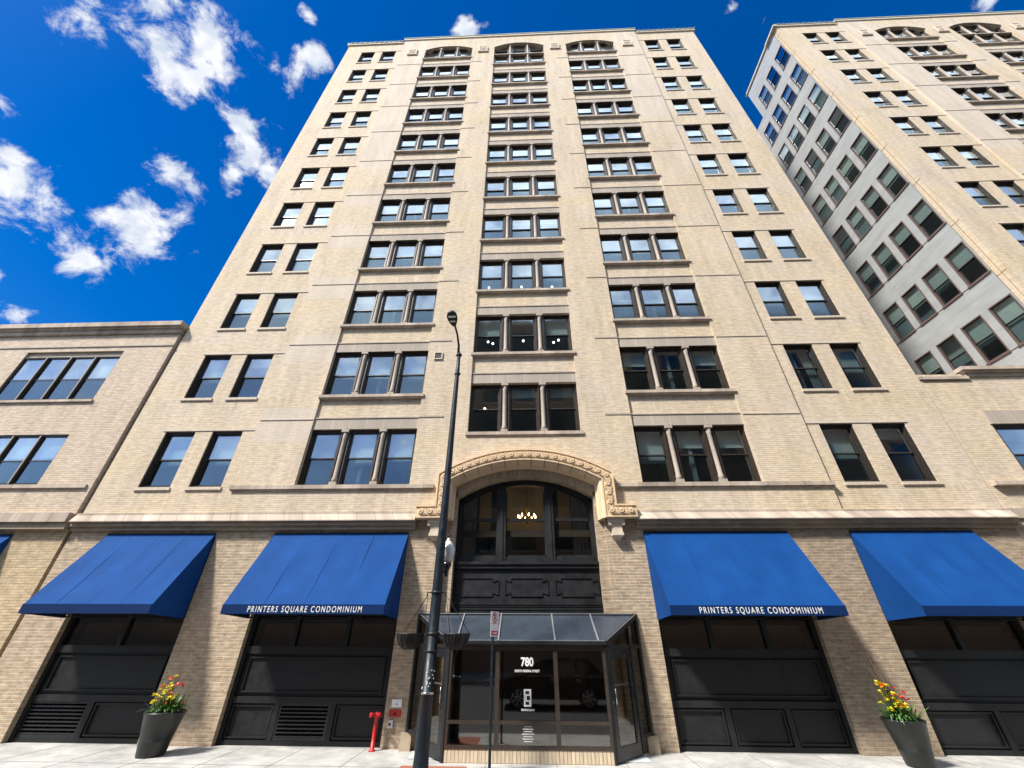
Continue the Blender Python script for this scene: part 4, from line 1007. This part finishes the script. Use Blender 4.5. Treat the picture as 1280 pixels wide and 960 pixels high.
# clad side wall with its windows (faces -X): plane at x=-14.72 local
sx = -14.72
b = MB(); b.box(sx-.035, sx-.002, .0, .42, 5.6, 45.0); b.box(sx-.05, sx-.036, .20, .212, 5.6, 45.0, 1)
for j in range(12): b.box(sx-.045, sx-.036, .0, .42, 9.06+S*j-.012, 9.06+S*j+.012, 1)
b.build('corner_pier', ['cream', 'terracotta_joint'], t2)
def side_wall():
    ys = [.42]; holes = []
    y = .47
    for k in range(6): holes.append((y, y+1.02)); ys += [y, y+1.02]; y += 1.37
    ys += [4.85, 18.0]; zz = [5.6, 45.0, 40.7]
    for j in range(11): zz += [42.95-S*j, 42.95-S*j-2.1]
    def f(y, z):
        if z > 40.7 and y > 4.85: return None
        for j in range(11):
            if 42.95-S*j-2.1 < z < 42.95-S*j and any(a < y < c for a, c in holes) and not (z > 40.7 and y > 4.5): return None
        return (0, 0)
    m = MB(); relief(m, ys, zz, f, .18)
    m.v = [(sx-.06+y_, x_, z_) for x_, y_, z_ in m.v]; m.f = [tuple(reversed(q)) for q in m.f]
    return m, holes
m, holes = side_wall(); m.build('metal_cladding', 'siding', t2)
ws = MB(); ring(ws, 1.02, 2.1, .055, -.01, .15, 0)
wss = ws.mesh('window', 'bronzesill')
sb = MB(); mid_ = 1.05
ring(sb, .92, 1.0, .04, .04, .08, 1.05, 0); ring(sb, .92, 1.03, .04, .08, .12, .05, 0)
sb.box(-.43, .43, .055, .06, 1.08, 2.04, 1); sb.box(-.43, .43, .095, .10, .08, 1.04, 2); sbm = sb.mesh('sash', ['bronze', 'glass', 'glassscreen'])
sl = MB(); sl.box(-.53, .53, -.05, .1, -.07, .0); slm = sl.mesh('sill', 'bronzesill')
sbl = []
for fr in (.45, .52, .6, .95):
    q = MB(); q.box(-.45, .45, .16, .17, 2.05-2*fr, 2.05); sbl.append(q.mesh('blind', random.choice(('blind', 'blind_dim'))))
for j in range(10):
    for k, (a, c) in enumerate(holes):
        if j == 0 and k > 2: continue
        w = inst('side_window', wss, t2, (sx-.06, (a+c)/2, 42.95-S*j-2.1), rz=-math.pi/2)
        inst('sash', sbm, w); inst('sill', slm, w)
        if rnd.random() < .8: inst('blind', rnd.choice(sbl), w)
b = MB()
for j in range(1, 11): b.box(sx-.075, sx-.061, .42, 9.2, 42.95-S*j-2.1-.05, 42.95-S*j-2.1-.02)
b.build('cladding_joints', 'bronzesill', t2)
b = MB(); b.box(sx-.30, sx-.0, -.16, 1.2, 44.92, 45.08, 0); b.box(sx-.14, sx-.0, 1.2, 5.0, 45.0, 45.12, 1); b.build('side_coping', ['stone', 'browntrim'], t2)
b = MB(); b.box(sx+.3, sx+.4, .4, 4.7, 5, 45); b.box(sx+.3, sx+.4, 4.7, 10, 5, 40.4); b.build('side_rooms', 'room', t2)

# ================================================================== PLANTERS
def flowers(x, y, z, label, seed, tall):
    r = random.Random(seed); t = thing('flower_arrangement', label, 'flowers', (x, y, z))
    lf = MB(); ld = MB()
    def blade(mb, p, d, ln, w, curl, m=0):
        p = Vector(p); d = Vector(d).normalized(); sd_ = d.cross(Vector((0, 0, 1)))
        if sd_.length < .1: sd_ = Vector((1, 0, 0))
        sd_.normalize(); prev_ = None; n = 5
        for i in range(n+1):
            q = i/n; c = p+d*ln*q-Vector((0, 0, curl*q*q*ln)); ww = w*math.sin(math.pi*min(q*.85+.12, 1))
            cur = (c-sd_*ww, c+sd_*ww)
            if prev_: mb.face([prev_[0], prev_[1], cur[1], cur[0]], m, True)
            prev_ = cur
    for k in range(260):
        a = r.uniform(0, 6.283); rad = r.uniform(0, .28); p = (rad*math.cos(a), rad*math.sin(a), .0)
        blade(lf if r.random() < .6 else ld, p, (math.cos(a)*r.uniform(.2, 1.1), math.sin(a)*r.uniform(.2, 1.1), r.uniform(.5, 1.8)), r.uniform(.14, .46), r.uniform(.008, .024), r.uniform(.1, .9))
    lf.build('light_leaves', 'leaf', t); ld.build('dark_leaves', 'leafdark', t)
    tw = MB()
    for k in range(tall):
        a = r.uniform(0, 6.283); dx = r.uniform(-.26, .16); tw.tube([(.05*math.cos(a)-.05, .05*math.sin(a), 0), (dx*.4, .0, .45), (dx, r.uniform(-.1, .1), r.uniform(.7, 1.25))], [.008, .006, .003], 5)
    tw.build('twigs', 'twig', t)
    def bloom(mb, c, rad, n=7):
        c = Vector(c)
        for k in range(n*2):
            a = 6.283*k/n; e = r.uniform(-.3, 1.0); d = Vector((math.cos(a)*math.cos(e), math.sin(a)*math.cos(e), math.sin(e)))
            s_ = d.cross(Vector((0, 0, 1))).normalized()*rad*.42; mb.face([c, c+d*rad*.6-s_, c+d*rad, c+d*rad*.6+s_])
    st = MB()
    spots = [(r.uniform(-.30, .02), r.uniform(-.2, .1), r.uniform(.16, .60)) for _ in range(24)] + [(r.uniform(-.05, .18), r.uniform(-.2, .1), r.uniform(.12, .30)) for _ in range(8)]
    for p in spots: yb = MB(); bloom(yb, p, r.uniform(.038, .07)); yb.build('yellow_bloom', 'yellowbloom' if r.random() < .93 else 'orangebloom', t); st.tube([(p[0]*.5, p[1]*.5, 0), p], .003, 4, cap=False)
    for p in [(r.uniform(.0, .34), r.uniform(-.2, .1), r.uniform(.12, .50)) for _ in range(7)]: rb_ = MB(); bloom(rb_, p, r.uniform(.035, .065)); rb_.build('red_bloom', 'redbloom', t); st.tube([(p[0]*.5, p[1]*.5, 0), p], .003, 4, cap=False)
    st.build('stems', 'leaf', t); t.scale = (1.1, 1.1, 1.15)
def planter(x, y, rt, rbm, h, label):
    t = thing('planter', label, 'planter', (x, y, 0)); b = MB()
    b.lathe(0, 0, [(rbm, 0), (rbm+.01, .03), (rbm+(rt-rbm)*.30, .26), (rbm+(rt-rbm)*.30+.008, .27), (rbm+(rt-rbm)*.31-.002, .285), (rt-.012, h-.05), (rt, h-.04), (rt+.004, h), (rt-.03, h), (rt-.04, h-.06)], 40)
    b.build('pot', 'planter', t); b = MB(); b.lathe(0, 0, [(rt-.042, h-.07), (rt-.043, h-.055)], 24); b.build('soil', 'soil', t)
planter(-8.62, -.92, .42, .27, .80, 'tall tapering charcoal planter at the pier between the two left awnings')
flowers(-8.62, -.92, .78, 'yellow and red flowers with green leaves filling the left planter', 4, 4)
planter(8.42, -.90, .40, .25, .80, 'tall tapering charcoal planter in front of the brown pier on the right')
flowers(8.42, -.90, .78, 'yellow blooms and bare twigs with two red flowers filling the right planter', 9, 9)

# ================================================================== STREET LAMP
lp = thing('street_lamp', 'tall dark green street lamp post with curved arm, left of the entrance', 'street lamp', (-1.96, -3.0, 0))
b = MB(); b.lathe(0, 0, [(.19, 0), (.19, .05), (.155, .09), (.135, .5), (.125, 1.38), (.135, 1.385), (.135, 1.40), (.122, 1.405), (.108, 3.1), (.085, 6.0), (.062, 9.05), (.05, 9.72)], 20); b.build('pole', 'polepaint', lp)
b = MB(); b.lathe(0, 0, [(.131, 1.375), (.137, 1.385), (.137, 1.405), (.128, 1.41)], 20); b.build('metal_band', 'chrome', lp)
b = MB(); rr = random.Random(2)
for z in (2.05, 2.35, 3.12, 8.9, 9.6): b.lathe(0, 0, [(.125 if z < 4 else .075, z), (.13 if z < 4 else .085, z+.02), (.125 if z < 4 else .075, z+.05)], 16)
b.tube([(-.09, 0, 9.62), (.09, 0, 9.66)], .03, 8); b.tube([(-.08, 0, 8.92), (.1, 0, 8.95)], .03, 8)
b.build('clamp', 'black', lp)
b = MB()
for k in range(14): a = rr.uniform(-2.6, -.5); z = rr.uniform(1.45, 1.75); rad = .128; b.bar((rad*math.cos(a), rad*math.sin(a), z), (rad*math.cos(a+.12), rad*math.sin(a+.12), z+.015), .006, .022)
b.build('sticker_remnants', 'paintwhite', lp)
b = MB(); b.tube([(-.02, 0, 9.6), (-.03, -.02, 10.0), (-.06, -.25, 10.25), (-.09, -.62, 10.33)], [.045, .035, .03, .028], 10); b.build('arm', 'black', lp)
hd = MB(); prof = []
n = 18
for lay, (sc_, z) in enumerate(((1, 10.28), (1.02, 10.33), (.9, 10.40), (.5, 10.44))):
    for k in range(n):
        t = 2*math.pi*k/n; q = .5-.5*math.cos(t)   # 0 at neck .. 1 at tip
        wid = .17*math.sin(t)*(.55+.6*q); hd.v.append((-.11+wid*sc_-.02*q, -.58-.52*(q*.5+.5*q)*1.0*(.5+.5*sc_)-.0, z+.10*q))
for lay in range(3):
    for k in range(n): hd.f.append((lay*n+k, lay*n+(k+1) % n, (lay+1)*n+(k+1) % n, (lay+1)*n+k)); hd.m.append(0); hd.sm.append(True)
hd.f.append(tuple(reversed(range(n)))); hd.m.append(0); hd.sm.append(False); hd.f.append(tuple(range(3*n, 4*n))); hd.m.append(0); hd.sm.append(False)
lh = hd.build('lamp_head', 'black', lp)
b = MB(); b.box(-.23, -.01, -1.0, -.90, 10.345, 10.352); b.box(-.20, -.04, -.82, -.76, 10.31, 10.318); b.build('lens', 'milk', lh)
# acorn lantern on the far side
b = MB(); b.tube([(0, 0, 3.62), (.05, .22, 3.58), (.09, .32, 3.60)], .03, 8); b.lathe(.10, .35, [(.03, 3.50), (.05, 3.53), (.035, 3.57), (.06, 3.62), (.10, 3.72), (.115, 3.80), (.07, 3.805)], 14); lan = b.build('lantern_bracket', 'blackgloss', lp)
b = MB(); b.lathe(.10, .35, [(.10, 3.805), (.155, 3.98), (.175, 4.10), (.165, 4.13), (.12, 4.20), (.06, 4.28), (.03, 4.30), (.045, 4.33), (.01, 4.36)], 18); b.build('lantern_globe', 'milk', lan)
b = MB(); b.lathe(.10, .35, [(.012, 4.35), (.03, 4.39), (.006, 4.46)], 10); b.build('finial', 'black', lan)
b = MB()
for s in (-1, 1): b.tube([(s*.1, 0, 3.13), (s*.20, 0, 3.15), (s*.21, 0, 3.08)], .015, 6); b.tube([(s*.1, 0, 2.36), (s*.24, 0, 2.34)], .015, 6)
b.build('basket_bracket', 'black', lp)
for s, lab in ((-1, 'empty hanging basket with dark liner on the left of the lamp post'), (1, 'empty hanging basket with dark liner on the right of the lamp post')):
    cx = -1.96+s*.50+(.02 if s < 0 else 0)
    t = thing('hanging_basket', lab, 'basket', (cx, -3.0, 2.10), 'hanging baskets on the lamp post')
    b = MB(); pr = [(.03, 0), (.13, .02), (.20, .08), (.25, .17), (.27, .255), (.285, .26), (.285, .285), (.26, .285), (.24, .20)]; b.lathe(0, 0, pr, 24); b.build('liner', 'black', t)
    b = MB()
    for k in range(12): a = k*math.pi/6; b.tube([(.035*math.cos(a), .035*math.sin(a), -.005), (.135*math.cos(a), .135*math.sin(a), .012), (.206*math.cos(a), .206*math.sin(a), .076), (.257*math.cos(a), .257*math.sin(a), .168), (.282*math.cos(a), .282*math.sin(a), .27)], .006, 5)
    b.build('wire_frame', 'charcoal', t)
    b = MB()
    for a in (math.pi*.05, math.pi*.72, math.pi*1.38):
        b.tube([(.27*math.cos(a), .27*math.sin(a), .28), (-s*.29, 0, 1.0)], .006, 5)
    b.build('chains', 'black', t)

# ================================================================== PARKING SIGN
sg = thing('parking_sign', 'white and red no parking sign on a thin dark post before the entrance', 'sign', (-.70, -3.0, 0))
b = MB(); b.lathe(0, 0, [(.05, 0), (.03, .03), (.027, .05), (.027, 2.42), (.02, 2.75)], 10); b.build('post', 'polepaint', sg)
ang = R(62)
pl = MB(); pl.box(-.15, .15, -.004, .0, 0, .45)
p = pl.build('sign_plate', 'white', sg, (.035, -.035, 2.33), ang)
q = MB()
for k in range(20):
    a, c = 2*math.pi*k/20, 2*math.pi*(k+1)/20
    q.face([(.075*math.cos(a), -.006, .34+.075*math.sin(a)), (.075*math.cos(c), -.006, .34+.075*math.sin(c)), (.10*math.cos(c), -.006, .34+.10*math.sin(c)), (.10*math.cos(a), -.006, .34+.10*math.sin(a))])
q.bar((-.06, -.006, .40), (.06, -.006, .28), .02, .002, up=(0, 1, 0)); q.box(-.13, .13, -.0065, -.0045, .02, .10); q.box(-.14, .14, -.0062, -.0045, .225, .232)
q.build('red_marking', 'signred', p)
text_mesh('letter', 'P', .15, 'black', p, upright(0, -.0055, .29), .0005, bold=.004)
q = MB()
q.box(-.08, .04, -.0085, -.0068, .05, .07); q.face([(.04, -.0085, .035), (.09, -.0085, .06), (.04, -.0085, .085)]); q.build('arrow', 'white', p)

# ================================================================== STANDPIPE & WALL FITTINGS
sp_ = thing('standpipe', 'red fire department standpipe with twin inlets against the black panels', 'standpipe', (-3.74, -.22, 0))
b = MB(); b.lathe(0, 0, [(.085, 0), (.075, .02), (.048, .025), (.046, .62), (.06, .64), (.06, .70), (.03, .73)], 16); b.build('riser', 'red', sp_)
for s in (-1, 1):
    b = MB(); b.tube([(0, -.02, .68), (s*.07, -.07, .685), (s*.10, -.10, .685)], [.032, .036, .036], 12); b.tube([(s*.095, -.095, .685), (s*.125, -.125, .685)], [.048, .048], 14); b.build('inlet_cap', 'red', sp_)
b = MB(); b.box(-.13, .13, -.035, -.002, 0, .16); b.box(-.10, .10, -.045, -.035, .03, .14); b.box(-.015, .015, -.05, -.045, .05, .08, 1)
tag(b.build('alarm_plate', ['white', 'black'], None, (-3.33, 0, .80)), 'small white fire alarm plate on the brick pier above the red plate', 'plate')
b = MB(); b.box(-.155, .155, -.012, -.002, 0, .14); b.box(-.04, .03, -.016, -.012, .03, .08, 1)
tag(b.build('standpipe_plate', ['red', 'black'], None, (-3.35, 0, .61)), 'small red rectangular plate on the brick pier beneath the white one', 'plate')
b = MB(); b.box(-.06, .06, -.07, -.002, 0, .15); b.lathe(-.02, -.07, [(.02, .05), (.035, .07), (.02, .10)], 10, m=1)
tag(b.build('hose_bib', ['greymetal', 'black'], None, (-3.42, 0, .40)), 'small grey metal wall box with a black spout, low on the pier', 'fitting')

# ================================================================== ACROSS THE STREET (mirrored in the glass)
def block(name, label, x0, x1, y, h, cols, rows, m='opposite'):
    t = thing(name, label, 'building', ((x0+x1)/2, y, 0)); cx = (x0+x1)/2
    b = MB(); b.box(x0-cx, x1-cx, -14, 0, 0, h); b.build('brick_wall', m, t)
    w = (x1-x0)/cols; hh = (h-5)/rows
    a = MB(); a.box(-w*.32, w*.32, .0, .04, 0, hh*.62); a.box(-w*.36, w*.36, .0, .12, -.12, 0, 1); a.box(-.05, .05, .04, .07, 0, hh*.62, 0); me = a.mesh('window', ['glassopp', 'stone'])
    for i in range(cols):
        for j in range(rows): inst('window', me, t, (x0-cx+w*(i+.5), 0, 5.2+hh*j))
    a = MB(); a.box(x0-cx, x1-cx, 0, .2, 4.2, 4.5); a.box(x0-cx-.2, x1-cx+.2, -14.2, .3, h, h+.5); a.build('stone_band', 'stone', t)
mat('glassopp', (.02, .03, .04), .08, spec=.8)
block('brick_building', 'brown brick block across the street, seen mirrored in the entrance glass', -9, 40, -26, 36, 14, 8)
block('brick_building', 'low brown brick block across the street, left of the tall one', -60, -11, -26, 13, 12, 2)
# parked car, mirrored in the vestibule glass
car = thing('parked_car', 'black sport utility vehicle standing in the street, mirrored in the entrance glass', 'car', (1.0, -10.7, -.16))
side = [(-2.3, .45), (-2.32, .85), (-2.1, 1.02), (-1.2, 1.12), (-.55, 1.62), (.2, 1.72), (1.5, 1.68), (2.1, 1.15), (2.3, 1.05), (2.34, .5), (2.2, .35), (-2.2, .35)]
b = MB(); sec = [(-.92, .0), (-.86, .10), (.86, .10), (.92, .0)]
low = [(x, z) for x, z in side if z <= 1.16]; 
b.prism_y([(-2.3, .45), (-2.2, .33), (2.2, .33), (2.34, .5), (2.32, 1.05), (2.1, 1.14), (-1.15, 1.12), (-2.1, 1.0), (-2.32, .82)], -.9, .9)
body = b.build('body', 'blackgloss', car)
b = MB(); lo = [(-1.2, 1.12), (-.5, 1.62), (.2, 1.72), (1.55, 1.68), (2.15, 1.12)]
for s in (-1, 1):
    b.face([(x, s*(.86-(z-1.12)*.35), z) for x, z in lo])
for (xa, za), (xb, zb) in zip(lo, lo[1:]): ya = .86-(za-1.12)*.35; yb_ = .86-(zb-1.12)*.35; b.face([(xa, -ya, za), (xa, ya, za), (xb, yb_, zb), (xb, -yb_, zb)])
b.build('cabin', 'blackgloss', car)
for s in (-1, 1):
    b = MB()
    for xx in ((-.95, -.05), (.03, .95), (1.03, 1.65)):
        y1_ = .865-.03*.35+.004; y2_ = .865-.5*.35+.004
        b.face([(xx[0], s*y1_, 1.15), (xx[1], s*y1_, 1.15), (min(xx[1], 1.5), s*y2_, 1.60), (max(xx[0]+.05, -.42), s*y2_, 1.60)])
    b.build('side_window', 'glassopp', car)
    b = MB(); b.box(-1.05, 2.0, s*.905-.005, s*.905+.005, 1.09, 1.11); b.box(-.1, .08, s*.91-.01, s*.91+.01, .95, .98); b.box(.95, 1.13, s*.91-.01, s*.91+.01, .95, .98); b.build('trim', 'chrome', car)
    for x in (-1.42, 1.42):
        b = MB(); 
        for q in range(7): aq = q*6.283/7; b.bar((x, s*.945, .36), (x+.25*math.cos(aq), s*.945, .36+.25*math.sin(aq)), .05, .03, 1, up=(0, 1, 0))
        b.tube([(x+.26*math.cos(6.283*q/24), s*.945, .36+.26*math.sin(6.283*q/24)) for q in range(25)], .02, 6, 1)
        for (r_, y0, y1, m_) in ((.36, s*.70, s*.93, 0), (.06, s*.90, s*.955, 1)):
            b.tube([(x, y0, .36), (x, y1, .36)], r_, 22, m_)
        b.build('wheel', ['tyre', 'chrome'], car)
    b = MB(); b.box(-2.33, -2.2, *sorted((s*.5, s*.85)), .72, .86); b.build('headlight', 'milk', car)
